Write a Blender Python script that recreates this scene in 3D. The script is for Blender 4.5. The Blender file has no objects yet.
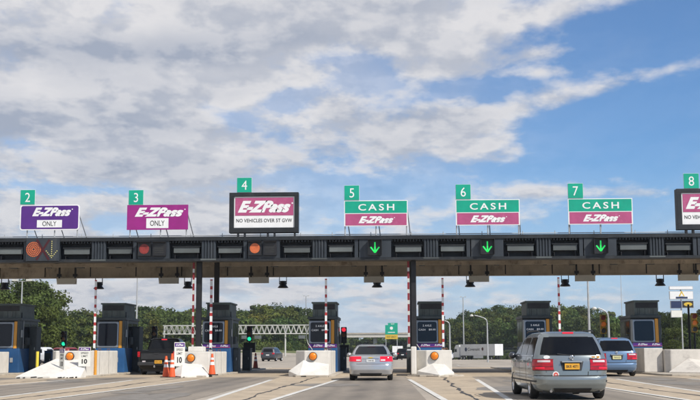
import bpy, bmesh, math, random
import numpy as np
from mathutils import Vector, Matrix, Euler

# ------------------------------------------------------------------ camera, sky, sun
SC = bpy.context.scene
R = math.radians
random.seed(7)
rng = np.random.default_rng(11)
F = 1140.0                      # focal length in pixels of the 700 px wide photograph
EYE = 1.22
HAZE = 0.0002
cam_d = bpy.data.cameras.new('camera')
cam_d.sensor_width = 36.0
cam_d.lens = F / 700.0 * 36.0
cam_d.clip_start = 0.1
cam_d.clip_end = 6000
cam = bpy.data.objects.new('camera', cam_d)
SC.collection.objects.link(cam)
PITCH = math.atan(151.0 / F)
YAW = math.atan(45.0 * math.cos(PITCH) / F)
ROLL = R(-0.2)
CAM_R = (Euler((0, 0, YAW)).to_matrix() @ Euler((R(90) + PITCH, 0, 0)).to_matrix() @ Euler((0, 0, ROLL)).to_matrix())
cam.matrix_world = Matrix.Translation((0, 0, EYE)) @ CAM_R.to_4x4()
SC.camera = cam

SUN_EL, SUN_AZ = 43.0, 131.0    # azimuth clockwise from +Y
SC.view_settings.view_transform = 'Standard'
SC.view_settings.look = 'None'
SC.view_settings.exposure = 0.0
SC.view_settings.gamma = 1.0
SC.view_settings.use_curve_mapping = False
SC.render.engine = 'CYCLES'

world = bpy.data.worlds.new('World')
SC.world = world
world.use_nodes = True
NT = world.node_tree
NT.nodes.clear()


class V:
    """arithmetic on shader sockets"""
    nt = None
    def __init__(s, x): s.x = x
    @staticmethod
    def m(op, *a, clamp=False):
        n = V.nt.nodes.new('ShaderNodeMath'); n.operation = op; n.use_clamp = clamp
        for i, q in enumerate(a):
            if isinstance(q, V): q = q.x
            if isinstance(q, (int, float)): n.inputs[i].default_value = q
            else: V.nt.links.new(q, n.inputs[i])
        return V(n.outputs[0])
    def __add__(s, o): return V.m('ADD', s, o)
    __radd__ = __add__
    def __sub__(s, o): return V.m('SUBTRACT', s, o)
    def __rsub__(s, o): return V.m('SUBTRACT', o, s)
    def __mul__(s, o): return V.m('MULTIPLY', s, o)
    __rmul__ = __mul__
    def __truediv__(s, o): return V.m('DIVIDE', s, o)


def ramp(nt, v, lo, hi, a=0.0, b=1.0, smooth=True):
    n = nt.nodes.new('ShaderNodeMapRange')
    n.interpolation_type = 'SMOOTHSTEP' if smooth else 'LINEAR'
    n.clamp = True
    nt.links.new(v.x if isinstance(v, V) else v, n.inputs['Value'])
    n.inputs['From Min'].default_value = lo; n.inputs['From Max'].default_value = hi
    n.inputs['To Min'].default_value = a; n.inputs['To Max'].default_value = b
    return V(n.outputs['Result'])


def mixc(nt, fac, a, b, mode='MIX'):
    n = nt.nodes.new('ShaderNodeMix'); n.data_type = 'RGBA'; n.blend_type = mode
    for sock, q in ((n.inputs[0], fac), (n.inputs[6], a), (n.inputs[7], b)):
        if isinstance(q, V): q = q.x
        if isinstance(q, (int, float)): sock.default_value = q
        elif isinstance(q, tuple): sock.default_value = q if len(q) == 4 else (*q, 1)
        else: nt.links.new(q, sock)
    return n.outputs[2]


def build_sky():
    V.nt = NT
    nd, ln = NT.nodes, NT.links
    out = nd.new('ShaderNodeOutputWorld'); bg = nd.new('ShaderNodeBackground')
    ln.new(bg.outputs[0], out.inputs[0])
    sky = nd.new('ShaderNodeTexSky'); sky.sky_type = 'NISHITA'; sky.sun_disc = False
    sky.sun_elevation = R(SUN_EL); sky.sun_rotation = R(SUN_AZ)
    sky.altitude = 0; sky.air_density = 1.0; sky.dust_density = 0.15; sky.ozone_density = 3.0
    tc = nd.new('ShaderNodeTexCoord')
    sp = nd.new('ShaderNodeSeparateXYZ'); ln.new(tc.outputs['Generated'], sp.inputs[0])
    x, y, z = V(sp.outputs[0]), V(sp.outputs[1]), V(sp.outputs[2])
    rho = V.m('SQRT', x * x + y * y)
    el = V.m('ARCTAN2', z, rho)                    # elevation
    az = V.m('ARCTAN2', x, y)                      # azimuth from +Y to the right
    zz = V.m('MAXIMUM', z, 0.0) + 0.20
    u, w = x / zz, y / zz

    def noise(ux, wy, scale, detail, rough, seed, dist=0.0):
        c = nd.new('ShaderNodeCombineXYZ')
        for i, q in enumerate((ux, wy, seed)):
            if isinstance(q, V): ln.new(q.x, c.inputs[i])
            else: c.inputs[i].default_value = q
        n = nd.new('ShaderNodeTexNoise'); n.noise_dimensions = '3D'
        n.inputs['Scale'].default_value = scale; n.inputs['Detail'].default_value = detail
        n.inputs['Roughness'].default_value = rough; n.inputs['Distortion'].default_value = dist
        ln.new(c.outputs[0], n.inputs['Vector'])
        return V(n.outputs['Fac'])
    def density(du, dw):
        uu, ww = u + du, w + dw
        return noise(uu, ww * 0.62, 3.0, 8, 0.52, 3.7, 0.1) * 0.50 + noise(uu, ww * 0.75, 7.5, 8, 0.55, 14.3, 0.1) * 0.44 + noise(uu, ww * 0.9, 22.0, 4, 0.6, 9.1, 0.0) * 0.12
    dens = density(0.0, 0.0)
    above = density(-0.02, -0.075)

    def blob(px, py, sx, sy, amp, tilt=0.0):
        # soft patch of more or less cloud: centre and radii in hundredths of a radian about the road's direction
        a0, e0 = (px - 395) / F, (351 - py) / F
        da, de = az - a0, el - e0
        ct, st = math.cos(R(tilt)), math.sin(R(tilt))
        p = (da * ct + de * st) / (sx / F)
        q = (de * ct - da * st) / (sy / F)
        return V.m('EXPONENT', (p * p + q * q) * -1.0) * amp
    bias = ramp(NT, az, (150 - 395) / F, (620 - 395) / F, 0.12, -0.065)
    for b in ((120, 60, 230, 90, .10), (400, 20, 150, 34, .12, 4), (560, 22, 70, 12, .10, 10), (600, 8, 60, 9, .06, 10),
              (370, 120, 110, 30, .07), (480, 140, 60, 22, .07, 4), (600, 98, 75, 12, .125, 10), (668, 80, 50, 8, .09, 12), (420, 150, 110, 34, .075), (540, 150, 60, 22, .05), (500, 70, 70, 30, .05),
              (655, 48, 60, 12, .115, 12), (540, 60, 40, 7, .10, 5), (545, 78, 40, 5, .08), (500, 115, 60, 14, .12, 10),
              (440, 70, 60, 20, .06), (330, 60, 60, 12, -.08), (290, 100, 55, 12, -.12, 15), (430, 100, 50, 6, -.10, 10),
              (470, 88, 60, 7, -.10), (225, 120, 34, 12, -.14, -15), (520, 40, 26, 9, -.05), (620, 150, 120, 36, -.10), (690, 130, 60, 60, -.10),
              (620, 60, 30, 10, -.10), (300, 185, 90, 8, -.10), (110, 194, 120, 5, -.08), (690, 20, 40, 16, -.08),
              (545, 196, 40, 8, .17), (640, 200, 50, 6, .10), (262, 190, 30, 8, .14), (200, 205, 110, 12, .08), (30, 215, 60, 12, .08), (400, 215, 60, 10, .06),
              (190, 288, 60, 8, .10), (60, 300, 60, 8, .05), (300, 290, 60, 6, .08), (470, 284, 60, 6, .08), (640, 300, 60, 7, .10), (380, 306, 60, 5, .05)):
        bias = bias + blob(*b)
    d = dens + bias
    cover = ramp(NT, d, 0.455, 0.68)
    low = ramp(NT, el, 0.0, 0.10, 1.0, 0.0)
    veil = low * 0.20 + 0.05 + ramp(NT, az, (180 - 395) / F, (660 - 395) / F, 0.34, 0.0) + ramp(NT, noise(u, w * 0.4, 1.6, 6, 0.6, 40.0, 0.4), 0.42, 0.75, 0.0, 0.30)
    cover = V.m('MAXIMUM', cover * 0.95, veil)
    # body shading of the cloud: thick parts grey, thin edges white
    thick = ramp(NT, d, 0.56, 0.86)
    under = ramp(NT, above - dens, -0.06, 0.07)
    shade = 0.0
    for b in ((70, 60, 120, 18, .40), (170, 55, 60, 14, .25), (10, 140, 50, 18, .45), (120, 172, 90, 10, .35), (330, 150, 90, 14, .25), (400, 118, 70, 12, .30), (170, 130, 60, 10, .20), (378, 190, 18, 6, .5), (300, 40, 60, 8, .25),
              (200, 75, 60, 10, -.30), (60, 100, 80, 12, -.25), (270, 112, 40, 14, -.45), (130, 20, 160, 18, -.30), (350, 82, 50, 10, -.30), (30, 150, 25, 8, -.35), (215, 150, 60, 8, -.30), (500, 25, 90, 10, -.3)):
        shade = blob(*b) + shade
    grey = V.m('MULTIPLY', thick * 0.42 + under * 0.62 + shade * 0.9 - 0.05, 1.0, clamp=True)
    ccol = mixc(NT, grey, (7.9, 7.75, 7.8), (3.85, 4.25, 5.15))
    skyb = mixc(NT, 1.0, sky.outputs[0], (0.62, 0.94, 1.24), 'MULTIPLY')
    skyb = mixc(NT, ramp(NT, el, 0.0, 0.16, 0.85, 0.0, False), skyb, (4.3, 5.9, 8.3))
    col = mixc(NT, cover, skyb, ccol)
    ln.new(col, bg.inputs[0])
    bg.inputs[1].default_value = 0.1


build_sky()
sun_d = bpy.data.lights.new('sun', 'SUN')
sun_d.energy = 4.9; sun_d.angle = R(0.5); sun_d.color = (1.0, 0.95, 0.87)
sun = bpy.data.objects.new('sun', sun_d); SC.collection.objects.link(sun)
sd = Vector((math.sin(R(SUN_AZ)) * math.cos(R(SUN_EL)), math.cos(R(SUN_AZ)) * math.cos(R(SUN_EL)), math.sin(R(SUN_EL))))
sun.rotation_euler = sd.to_track_quat('Z', 'Y').to_euler()
sun.location = sd * 100

# ------------------------------------------------------------------ helpers
COL = SC.collection


def at(px, py, Y):
    """world X, Z where the sight line through a photo pixel meets the vertical plane at distance Y"""
    d = CAM_R @ Vector(((px - 350) / F, (200 - py) / F, -1.0))
    k = Y / d.y
    return d.x * k, EYE + d.z * k


def material(name, col, rough=0.6, metal=0.0, var=0.12, scale=3.0, bump=0.0, emit=None, estr=1.0, spec=0.5, stretch=(1, 1, 1), dirt=None, coat=0.0, tint=False):
    m = bpy.data.materials.new(name); m.use_nodes = True
    nt = m.node_tree; nd = nt.nodes; ln = nt.links
    b = nd['Principled BSDF']
    b.inputs['Roughness'].default_value = rough; b.inputs['Metallic'].default_value = metal
    b.inputs['Specular IOR Level'].default_value = spec
    b.inputs['Coat Weight'].default_value = coat
    V.nt = nt
    tc = nd.new('ShaderNodeTexCoord'); mp = nd.new('ShaderNodeMapping')
    ln.new(tc.outputs['Object'], mp.inputs[0]); mp.inputs['Scale'].default_value = stretch
    n = nd.new('ShaderNodeTexNoise'); n.inputs['Scale'].default_value = scale; n.inputs['Detail'].default_value = 7; n.inputs['Roughness'].default_value = 0.6
    ln.new(mp.outputs[0], n.inputs['Vector'])
    f = ramp(nt, n.outputs['Fac'], 0.3, 0.7)
    lo = tuple(c * (1 - var) for c in col); hi = tuple(min(1, c * (1 + var)) for c in col)
    c = mixc(nt, f, lo, hi)
    if dirt:
        n2 = nd.new('ShaderNodeTexNoise'); n2.inputs['Scale'].default_value = dirt[1]; n2.inputs['Detail'].default_value = 9; n2.inputs['Roughness'].default_value = 0.68
        mp2 = nd.new('ShaderNodeMapping'); ln.new(tc.outputs['Object'], mp2.inputs[0]); mp2.inputs['Scale'].default_value = dirt[3] if len(dirt) > 3 else (1, 1, 1)
        ln.new(mp2.outputs[0], n2.inputs['Vector'])
        c = mixc(nt, ramp(nt, n2.outputs['Fac'], 0.50, 0.72, 0, dirt[2]), c, dirt[0])
    if tint:
        at_ = nd.new('ShaderNodeAttribute'); at_.attribute_name = 'tint'
        c = mixc(nt, 1.0, c, at_.outputs['Color'], 'MULTIPLY')
    ln.new(c, b.inputs['Base Color'])
    if bump:
        bp = nd.new('ShaderNodeBump'); bp.inputs['Strength'].default_value = bump; bp.inputs['Distance'].default_value = 0.02
        n3 = nd.new('ShaderNodeTexNoise'); n3.inputs['Scale'].default_value = scale * 7; n3.inputs['Detail'].default_value = 5
        ln.new(mp.outputs[0], n3.inputs['Vector']); ln.new(n3.outputs['Fac'], bp.inputs['Height']); ln.new(bp.outputs[0], b.inputs['Normal'])
    if emit:
        b.inputs['Emission Color'].default_value = (*emit, 1); b.inputs['Emission Strength'].default_value = estr
    return m


M = {}
M['asphalt'] = material('asphalt', (0.285, 0.240, 0.188), 0.9, var=0.14, scale=0.7, bump=0.25, stretch=(1, .22, 1), dirt=((0.15, 0.135, 0.12), 0.35, 0.55, (1, .12, 1)))
M['patch'] = material('repair_patch', (0.20, 0.18, 0.155), 0.9, var=0.2, scale=2.5, bump=0.3, dirt=((0.28, 0.245, 0.205), 1.1, 0.9))
M['plaza'] = material('plaza_paving', (0.40, 0.345, 0.275), 0.9, var=0.12, scale=0.35, bump=0.2, dirt=((0.24, 0.21, 0.175), 0.12, 0.6, (1, .35, 1)))
M['apron'] = material('concrete_apron', (0.47, 0.375, 0.262), 0.9, var=0.14, scale=0.9, bump=0.2, dirt=((0.20, 0.165, 0.13), 0.8, 0.6, (1, .4, 1)))
M['lines'] = material('road_paint', (0.62, 0.60, 0.55), 0.8, var=0.08, scale=3, dirt=((0.36, 0.32, 0.27), 3.0, 0.9, (1, .5, 1)))
M['tar'] = material('tar_seam', (0.055, 0.050, 0.045), 0.6, var=0.3, scale=5)
M['grass'] = material('grass_ground', (0.11, 0.13, 0.035), 0.95, var=0.35, scale=0.08, dirt=((0.17, 0.15, 0.06), 0.05, 0.7))
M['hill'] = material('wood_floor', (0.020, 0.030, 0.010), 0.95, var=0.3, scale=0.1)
M['kerb'] = material('kerb_concrete', (0.42, 0.37, 0.30), 0.9, var=0.15, scale=2, bump=0.2, dirt=((0.16, 0.14, 0.12), 1.6, 0.8))
M['white_conc'] = material('painted_concrete', (0.66, 0.63, 0.57), 0.8, var=0.07, scale=2.5, bump=0.25, dirt=((0.45, 0.39, 0.32), 2.2, 0.40, (1, 1, .45)))
M['pale_conc'] = material('pale_concrete', (0.60, 0.56, 0.50), 0.85, var=0.08, scale=2.5, bump=0.15, dirt=((0.30, 0.27, 0.24), 1.3, 0.6))
M['fascia'] = material('fascia_metal', (0.015, 0.018, 0.021), 0.55, 0.2, var=0.3, scale=1.2, dirt=((0.045, 0.047, 0.048), 1.1, 0.6, (1, 1, .3)))
M['fascia_panel'] = material('fascia_sheet', (0.028, 0.035, 0.043), 0.5, 0.1, var=0.14, scale=1.0, dirt=((0.060, 0.066, 0.070), 1.6, 0.8, (1.5, 1, .25)))
M['soffit'] = material('soffit_deck', (0.30, 0.235, 0.175), 0.85, var=0.28, scale=0.5, stretch=(1, .35, 1), dirt=((0.07, 0.052, 0.040), 0.8, 0.95, (1, .35, 1)))
M['beam'] = material('weathered_beam', (0.52, 0.455, 0.36), 0.8, var=0.2, scale=0.8, dirt=((0.17, 0.13, 0.10), 1.4, 0.85, (1, 1, .5)))
M['fixture'] = material('light_panel', (0.105, 0.118, 0.115), 0.5, var=0.16, scale=0.9, dirt=((0.09, 0.10, 0.10), 1.6, 0.5))
def vary(m, lo, hi):
    nt = m.node_tree; b = nt.nodes['Principled BSDF']; src = b.inputs['Base Color'].links[0].from_socket
    oi = nt.nodes.new('ShaderNodeObjectInfo'); V.nt = nt
    k = ramp(nt, oi.outputs['Random'], 0, 1, lo, hi, False)
    cc = nt.nodes.new('ShaderNodeCombineXYZ')
    for q in range(3): nt.links.new(k.x, cc.inputs[q])
    nt.links.new(mixc(nt, 1.0, src, cc.outputs[0], 'MULTIPLY'), b.inputs['Base Color'])
vary(M['fixture'], .55, 1.2)


def lane_wear(m, amount):
    # oil drip down the middle of each lane and darker wheel tracks, fine grain all over
    nt = m.node_tree; b = nt.nodes['Principled BSDF']; src = b.inputs['Base Color'].links[0].from_socket; V.nt = nt
    tc = nt.nodes.new('ShaderNodeTexCoord'); sp = nt.nodes.new('ShaderNodeSeparateXYZ'); nt.links.new(tc.outputs['Object'], sp.inputs[0])
    n = nt.nodes.new('ShaderNodeTexNoise'); n.inputs['Scale'].default_value = .35; n.inputs['Detail'].default_value = 6; nt.links.new(tc.outputs['Object'], n.inputs['Vector'])
    x = V(sp.outputs[0]) + (V(n.outputs['Fac']) - .5) * .5
    d = V.m('PINGPONG', x + 1.03, 2.875)
    oil = V.m('EXPONENT', (d * d) * -5.5) * ramp(nt, n.outputs['Fac'], .35, .65, .35, 1)
    e = d - .85; trk = V.m('EXPONENT', (e * e) * -18) * .45
    k = V.m('MULTIPLY', (oil + trk) * amount, 1.0, clamp=True)
    g_ = nt.nodes.new('ShaderNodeTexNoise'); g_.inputs['Scale'].default_value = 9; g_.inputs['Detail'].default_value = 8; g_.inputs['Roughness'].default_value = .75; nt.links.new(tc.outputs['Object'], g_.inputs['Vector'])
    c = mixc(nt, k, src, (.055, .05, .045)); c = mixc(nt, ramp(nt, g_.outputs['Fac'], .35, .75, 0, .35), c, (.10, .09, .075))
    nt.links.new(c, b.inputs['Base Color'])
lane_wear(M['asphalt'], .70); lane_wear(M['plaza'], .28); lane_wear(M['apron'], .15)
M['black'] = material('black_paint', (0.012, 0.012, 0.014), 0.5, var=0.3, scale=3)
M['rubber'] = material('rubber', (0.018, 0.018, 0.018), 0.85, var=0.3, scale=6)
M['steel'] = material('galvanised', (0.42, 0.43, 0.43), 0.5, 0.35, var=0.1, scale=3)
M['truss'] = material('truss_paint', (0.52, 0.52, 0.48), 0.6, 0.1, var=0.1, scale=1)
M['white'] = material('white_paint', (0.78, 0.78, 0.77), 0.5, var=0.04, scale=2)
M['red'] = material('red_band', (0.42, 0.035, 0.035), 0.5, var=0.12, scale=5)
M['red_shaded'] = material('shaded_red_band', (0.20, 0.012, 0.018), 0.6, var=0.2, scale=5)  # arm red with the shadow by the canopy worked into the colour
M['rust'] = material('rusty_steel', (0.16, 0.07, 0.035), 0.8, var=0.3, scale=6)
M['purple'] = material('sign_purple', (0.085, 0.020, 0.200), 0.38, var=0.10, scale=1.2, dirt=((0.12, 0.05, 0.25), 0.7, 0.5, (1, 1, .3)))
M['magenta'] = material('sign_magenta', (0.29, 0.014, 0.19), 0.40, var=0.10, scale=1.2, dirt=((0.36, 0.06, 0.26), 0.7, 0.5, (1, 1, .3)))
M['rose'] = material('sign_rose', (0.40, 0.07, 0.18), 0.5, var=0.08, scale=2.5, dirt=((0.50, 0.16, 0.28), 3.0, 0.5))
M['green'] = material('sign_green', (0.0, 0.33, 0.21), 0.42, var=0.10, scale=1.2, dirt=((0.03, 0.38, 0.26), 0.9, 0.6, (1, 1, .3)))
M['cream'] = material('sign_cream', (0.74, 0.73, 0.66), 0.5, var=0.05, scale=1.5)
M['ink'] = material('sign_ink', (0.02, 0.02, 0.02), 0.6, var=0.1)
M['signback'] = material('sign_back', (0.25, 0.26, 0.27), 0.5, 0.5)
M['blue'] = material('booth_blue', (0.018, 0.090, 0.235), 0.5, var=0.12, scale=2, dirt=((0.05, 0.09, 0.15), 1.5, 0.4))
M['orange'] = material('booth_orange', (0.62, 0.28, 0.03), 0.5, var=0.08, scale=2)
M['booth'] = material('booth_metal', (0.045, 0.057, 0.060), 0.5, 0.2, var=0.25, scale=2)
M['hvac'] = material('rooftop_unit', (0.085, 0.105, 0.098), 0.55, 0.2, var=0.2, scale=2, dirt=((0.025, 0.03, 0.03), 1.3, 0.6))
M['frame'] = material('window_frame', (0.30, 0.33, 0.36), 0.35, 0.5, var=0.06)
M['glass'] = material('dark_glass', (0.006, 0.010, 0.018), 0.10, 0.0, var=0.1, scale=1, spec=0.35)
M['cab_dark'] = material('cabinet_dark', (0.040, 0.048, 0.050), 0.6, 0.1, var=0.25, scale=2, dirt=((0.08, 0.08, 0.08), 1.4, 0.5))
M['led'] = material('led_text', (0.5, 0.5, 0.5), 0.5, emit=(0.75, 0.78, 0.85), estr=0.32)
M['amber'] = material('amber_lens', (0.70, 0.19, 0.008), 0.3, emit=(1.0, 0.25, 0.01), estr=0.10)
M['lit_red'] = material('red_lens', (0.6, 0.02, 0.03), 0.3, emit=(1.0, 0.03, 0.06), estr=0.9)
M['lit_green'] = material('green_lens', (0.02, 0.6, 0.3), 0.3, emit=(0.02, 1.0, 0.55), estr=0.9)
M['lit_arrow'] = material('green_arrow', (0.02, 0.6, 0.1), 0.3, emit=(0.02, 0.9, 0.16), estr=0.5)
M['lit_orange'] = material('orange_disc', (0.50, 0.12, 0.04), 0.4, emit=(0.9, 0.17, 0.03), estr=0.08, var=0.2, scale=9)
M['dull_red'] = material('unlit_red_disc', (0.24, 0.030, 0.025), 0.5, var=0.3, scale=9)
M['dot_yellow'] = material('yellow_lamp', (0.55, 0.50, 0.18), 0.5)
M['dark_red'] = material('dark_red_bar', (0.055, 0.004, 0.008), 0.5)
M['dead_lens'] = material('unlit_lens', (0.035, 0.035, 0.03), 0.3)
M['dim_amber'] = material('unlit_amber', (0.30, 0.12, 0.02), 0.3)
M['yellow'] = material('signal_yellow', (0.55, 0.33, 0.02), 0.5)
M['post_yellow'] = material('post_yellow', (0.70, 0.55, 0.05), 0.5)
M['cone'] = material('cone_orange', (0.72, 0.10, 0.02), 0.5, var=0.1, scale=6)
M['cone_dark'] = material('cone_worn', (0.28, 0.035, 0.02), 0.6, var=0.2, scale=6)
M['lamp'] = material('lamp_glass', (0.55, 0.55, 0.50), 0.2)
M['leaf'] = material('leaves', (0.070, 0.098, 0.022), 0.75, var=0.25, scale=0.35, spec=0.25, tint=True)
M['bark'] = material('bark', (0.09, 0.07, 0.05), 0.9, var=0.3, scale=2)
# vehicles
M['silver'] = material('silver_paint', (0.50, 0.50, 0.50), 0.24, 0.6, var=0.03, scale=1, coat=0.6, dirt=((0.42, 0.42, 0.41), 1.0, 0.4))
M['sage'] = material('grey_green_paint', (0.27, 0.30, 0.30), 0.24, 0.6, var=0.04, scale=1, coat=0.6, dirt=((0.20, 0.215, 0.21), 1.2, 0.5))
M['steelblue'] = material('steel_blue_paint', (0.150, 0.235, 0.36), 0.32, 0.4, var=0.03, scale=1, coat=0.6)
M['blackpaint'] = material('black_car_paint', (0.004, 0.005, 0.006), 0.35, 0.0, var=0.1, scale=1, spec=.3, coat=0.08, dirt=((0.015, 0.015, 0.015), 1.2, 0.4))
M['darkgrey'] = material('dark_grey_paint', (0.05, 0.055, 0.065), 0.3, 0.3, var=0.1, coat=0.5)
M['redpaint'] = material('red_car_paint', (0.24, 0.03, 0.03), 0.3, 0.2, var=0.1, coat=0.5)
M['whitepaint'] = material('white_car_paint', (0.66, 0.67, 0.68), 0.35, 0.0, var=0.05, coat=0.4)
M['carglass'] = material('tinted_glass', (0.007, 0.008, 0.010), 0.10, 0.0, var=0.2, scale=1, spec=0.22)
M['tail'] = material('tail_light', (0.42, 0.006, 0.014), 0.12, spec=0.6, var=.35, scale=14, stretch=(.2,1,1))
M['brake'] = material('brake_light', (0.62, 0.010, 0.03), 0.15, emit=(1.0, 0.02, 0.05), estr=0.28)
M['clear'] = material('clear_lens', (0.62, 0.55, 0.55), 0.15)
M['chrome'] = material('chrome', (0.62, 0.62, 0.63), 0.15, 0.9, var=0.03)
M['seam'] = material('panel_gap', (0.010, 0.010, 0.010), 0.8)
M['plastic'] = material('dark_plastic', (0.022, 0.023, 0.025), 0.6, var=0.2)
M['plate_gold'] = material('plate_gold', (0.72, 0.36, 0.03), 0.5, var=0.08, scale=8)
M['plate_white'] = material('plate_white', (0.72, 0.73, 0.72), 0.5, var=0.05, scale=8)
M['plate_pale'] = material('plate_pale_yellow', (0.70, 0.66, 0.35), 0.5, var=0.05, scale=8)
M['trailer'] = material('trailer_white', (0.62, 0.63, 0.64), 0.5, var=0.05, scale=0.6, dirt=((0.45, 0.44, 0.42), 0.5, 0.4))
M['gold'] = material('sign_gold', (0.62, 0.42, 0.04), 0.5)
M['navy'] = material('sign_navy', (0.015, 0.028, 0.085), 0.5)


def leafy(m):
    nt = m.node_tree; b = nt.nodes['Principled BSDF']; src = b.inputs['Base Color'].links[0].from_socket
    tr = nt.nodes.new('ShaderNodeBsdfTranslucent'); nt.links.new(src, tr.inputs[0]); mx = nt.nodes.new('ShaderNodeMixShader'); mx.inputs[0].default_value = .30
    nt.links.new(b.outputs[0], mx.inputs[1]); nt.links.new(tr.outputs[0], mx.inputs[2]); nt.links.new(mx.outputs[0], nt.nodes['Material Output'].inputs[0])
leafy(M['leaf'])


for q in ('hvac', 'booth', 'cab_dark', 'blue'): vary(M[q], .75, 1.3)


class MB:
    def __init__(s):
        s.v = []; s.f = []; s.m = []; s.sm = []; s.mats = []
    def mi(s, m):
        m = M[m] if isinstance(m, str) else m
        if m not in s.mats: s.mats.append(m)
        return s.mats.index(m)
    def poly(s, pts, m, smooth=False):
        b = len(s.v); s.v += [tuple(p) for p in pts]; s.f.append(tuple(range(b, b + len(pts)))); s.m.append(s.mi(m)); s.sm.append(smooth)
    def raw(s, vs, fs, m, smooth=False):
        b = len(s.v); s.v += [tuple(p) for p in vs]; k = s.mi(m)
        for f in fs: s.f.append(tuple(b + i for i in f)); s.m.append(k); s.sm.append(smooth)
        return s
    def box(s, x0, x1, y0, y1, z0, z1, m, tf=None):
        vs = [(x0, y0, z0), (x1, y0, z0), (x1, y1, z0), (x0, y1, z0), (x0, y0, z1), (x1, y0, z1), (x1, y1, z1), (x0, y1, z1)]
        if tf: vs = [tuple(tf @ Vector(p)) for p in vs]
        return s.raw(vs, [(0, 3, 2, 1), (4, 5, 6, 7), (0, 1, 5, 4), (1, 2, 6, 5), (2, 3, 7, 6), (3, 0, 4, 7)], m)
    def prism(s, pts, h0, h1, m, axis='z'):
        """polygon extruded: axis z -> pts are (x,y); axis y -> pts are (x,z) ; axis x -> (y,z)"""
        def P(a, b, h): return {'z': (a, b, h), 'y': (a, h, b), 'x': (h, a, b)}[axis]
        n = len(pts)
        vs = [P(a, b, h0) for a, b in pts] + [P(a, b, h1) for a, b in pts]
        fs = [tuple(range(n))[::-1], tuple(range(n, 2 * n))] + [(i, (i + 1) % n, (i + 1) % n + n, i + n) for i in range(n)]
        return s.raw(vs, fs, m)
    def cyl(s, p0, p1, r0, r1, m, n=12, smooth=True, caps=True):
        p0, p1 = Vector(p0), Vector(p1); d = (p1 - p0).normalized()
        a = d.orthogonal().normalized(); b = d.cross(a)
        vs = []
        for p, r in ((p0, r0), (p1, r1)):
            for i in range(n):
                t = 2 * math.pi * i / n; vs.append(p + a * math.cos(t) * r + b * math.sin(t) * r)
        s.raw(vs, [(i, (i + 1) % n, (i + 1) % n + n, i + n) for i in range(n)], m, smooth)
        if caps:
            s.raw(vs[:n], [tuple(range(n))[::-1]], m); s.raw(vs[n:], [tuple(range(n))], m)
        return s
    def tube(s, pts, r, m, n=8):
        for i in range(len(pts) - 1):
            s.cyl(pts[i], pts[i + 1], r if not isinstance(r, list) else r[i], r if not isinstance(r, list) else r[i + 1], m, n)
        return s
    def disc(s, x, y, z, r, m, n=20):
        """disc facing -Y"""
        s.poly([(x + r * math.cos(-2 * math.pi * i / n) * -1, y, z + r * math.sin(-2 * math.pi * i / n) * -1) for i in range(n)][::-1], m)
        return s
    def lathe(s, prof, c, m, n=16, axis='z', smooth=True):
        vs = []; k = len(prof)
        for i in range(n):
            t = 2 * math.pi * i / n
            for r, h in prof:
                if axis == 'z': vs.append((c[0] + r * math.cos(t), c[1] + r * math.sin(t), c[2] + h))
                elif axis == 'y': vs.append((c[0] + r * math.cos(t), c[1] + h, c[2] - r * math.sin(t)))
                else: vs.append((c[0] + h, c[1] + r * math.cos(t), c[2] + r * math.sin(t)))
        fs = []
        for i in range(n):
            j = (i + 1) % n
            for q in range(k - 1): fs.append((i * k + q, j * k + q, j * k + q + 1, i * k + q + 1))
        return s.raw(vs, fs, m, smooth)
    def text(s, body, cx, cz, y, w, h, m, bold=0.0, shear=0.0, space=1.0, back=False):
        vs, fs = glyphs(body, bold, shear, space)
        x0 = min(v[0] for v in vs); x1 = max(v[0] for v in vs); z0 = min(v[1] for v in vs); z1 = max(v[1] for v in vs)
        out = [(cx + ((v[0] - x0) / (x1 - x0) - .5) * w, y, cz + ((v[1] - z0) / (z1 - z0) - .5) * h) for v in vs]
        return s.raw(out, fs, m)
    def build(s, name, parent=None, loc=(0, 0, 0), rot=(0, 0, 0), bevel=0.0, sharp=None):
        me = bpy.data.meshes.new(name)
        me.from_pydata([tuple(p) for p in s.v], [], s.f)
        for mm in s.mats: me.materials.append(mm)
        me.polygons.foreach_set('material_index', s.m); me.polygons.foreach_set('use_smooth', s.sm)
        me.update()
        o = bpy.data.objects.new(name, me); COL.objects.link(o)
        o.location = loc; o.rotation_euler = rot
        if parent: o.parent = parent
        if bevel:
            b = o.modifiers.new('bevel', 'BEVEL'); b.width = bevel; b.segments = 2; b.limit_method = 'ANGLE'; b.angle_limit = R(40)
        return o


_gl = {}


def glyphs(body, bold, shear, space):
    k = (body, bold, shear, space)
    if k not in _gl:
        c = bpy.data.curves.new('t', 'FONT'); c.body = body; c.size = 1; c.offset = bold; c.shear = shear; c.space_character = space; c.resolution_u = 4
        o = bpy.data.objects.new('t', c); COL.objects.link(o)
        dg = bpy.context.evaluated_depsgraph_get(); dg.update()
        me = bpy.data.meshes.new_from_object(o.evaluated_get(dg))
        vs = [(v.co.x, v.co.y) for v in me.vertices]; fs = [tuple(p.vertices) for p in me.polygons if p.normal.z > -2]
        # keep the winding so that faces look along -Y
        good = []
        for f in fs:
            a = sum(vs[f[i]][0] * vs[f[(i + 1) % len(f)]][1] - vs[f[(i + 1) % len(f)]][0] * vs[f[i]][1] for i in range(len(f)))
            good.append(f if a > 0 else f[::-1])
        bpy.data.objects.remove(o); bpy.data.meshes.remove(me); bpy.data.curves.remove(c)
        _gl[k] = (vs, good)
    return _gl[k]


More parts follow.
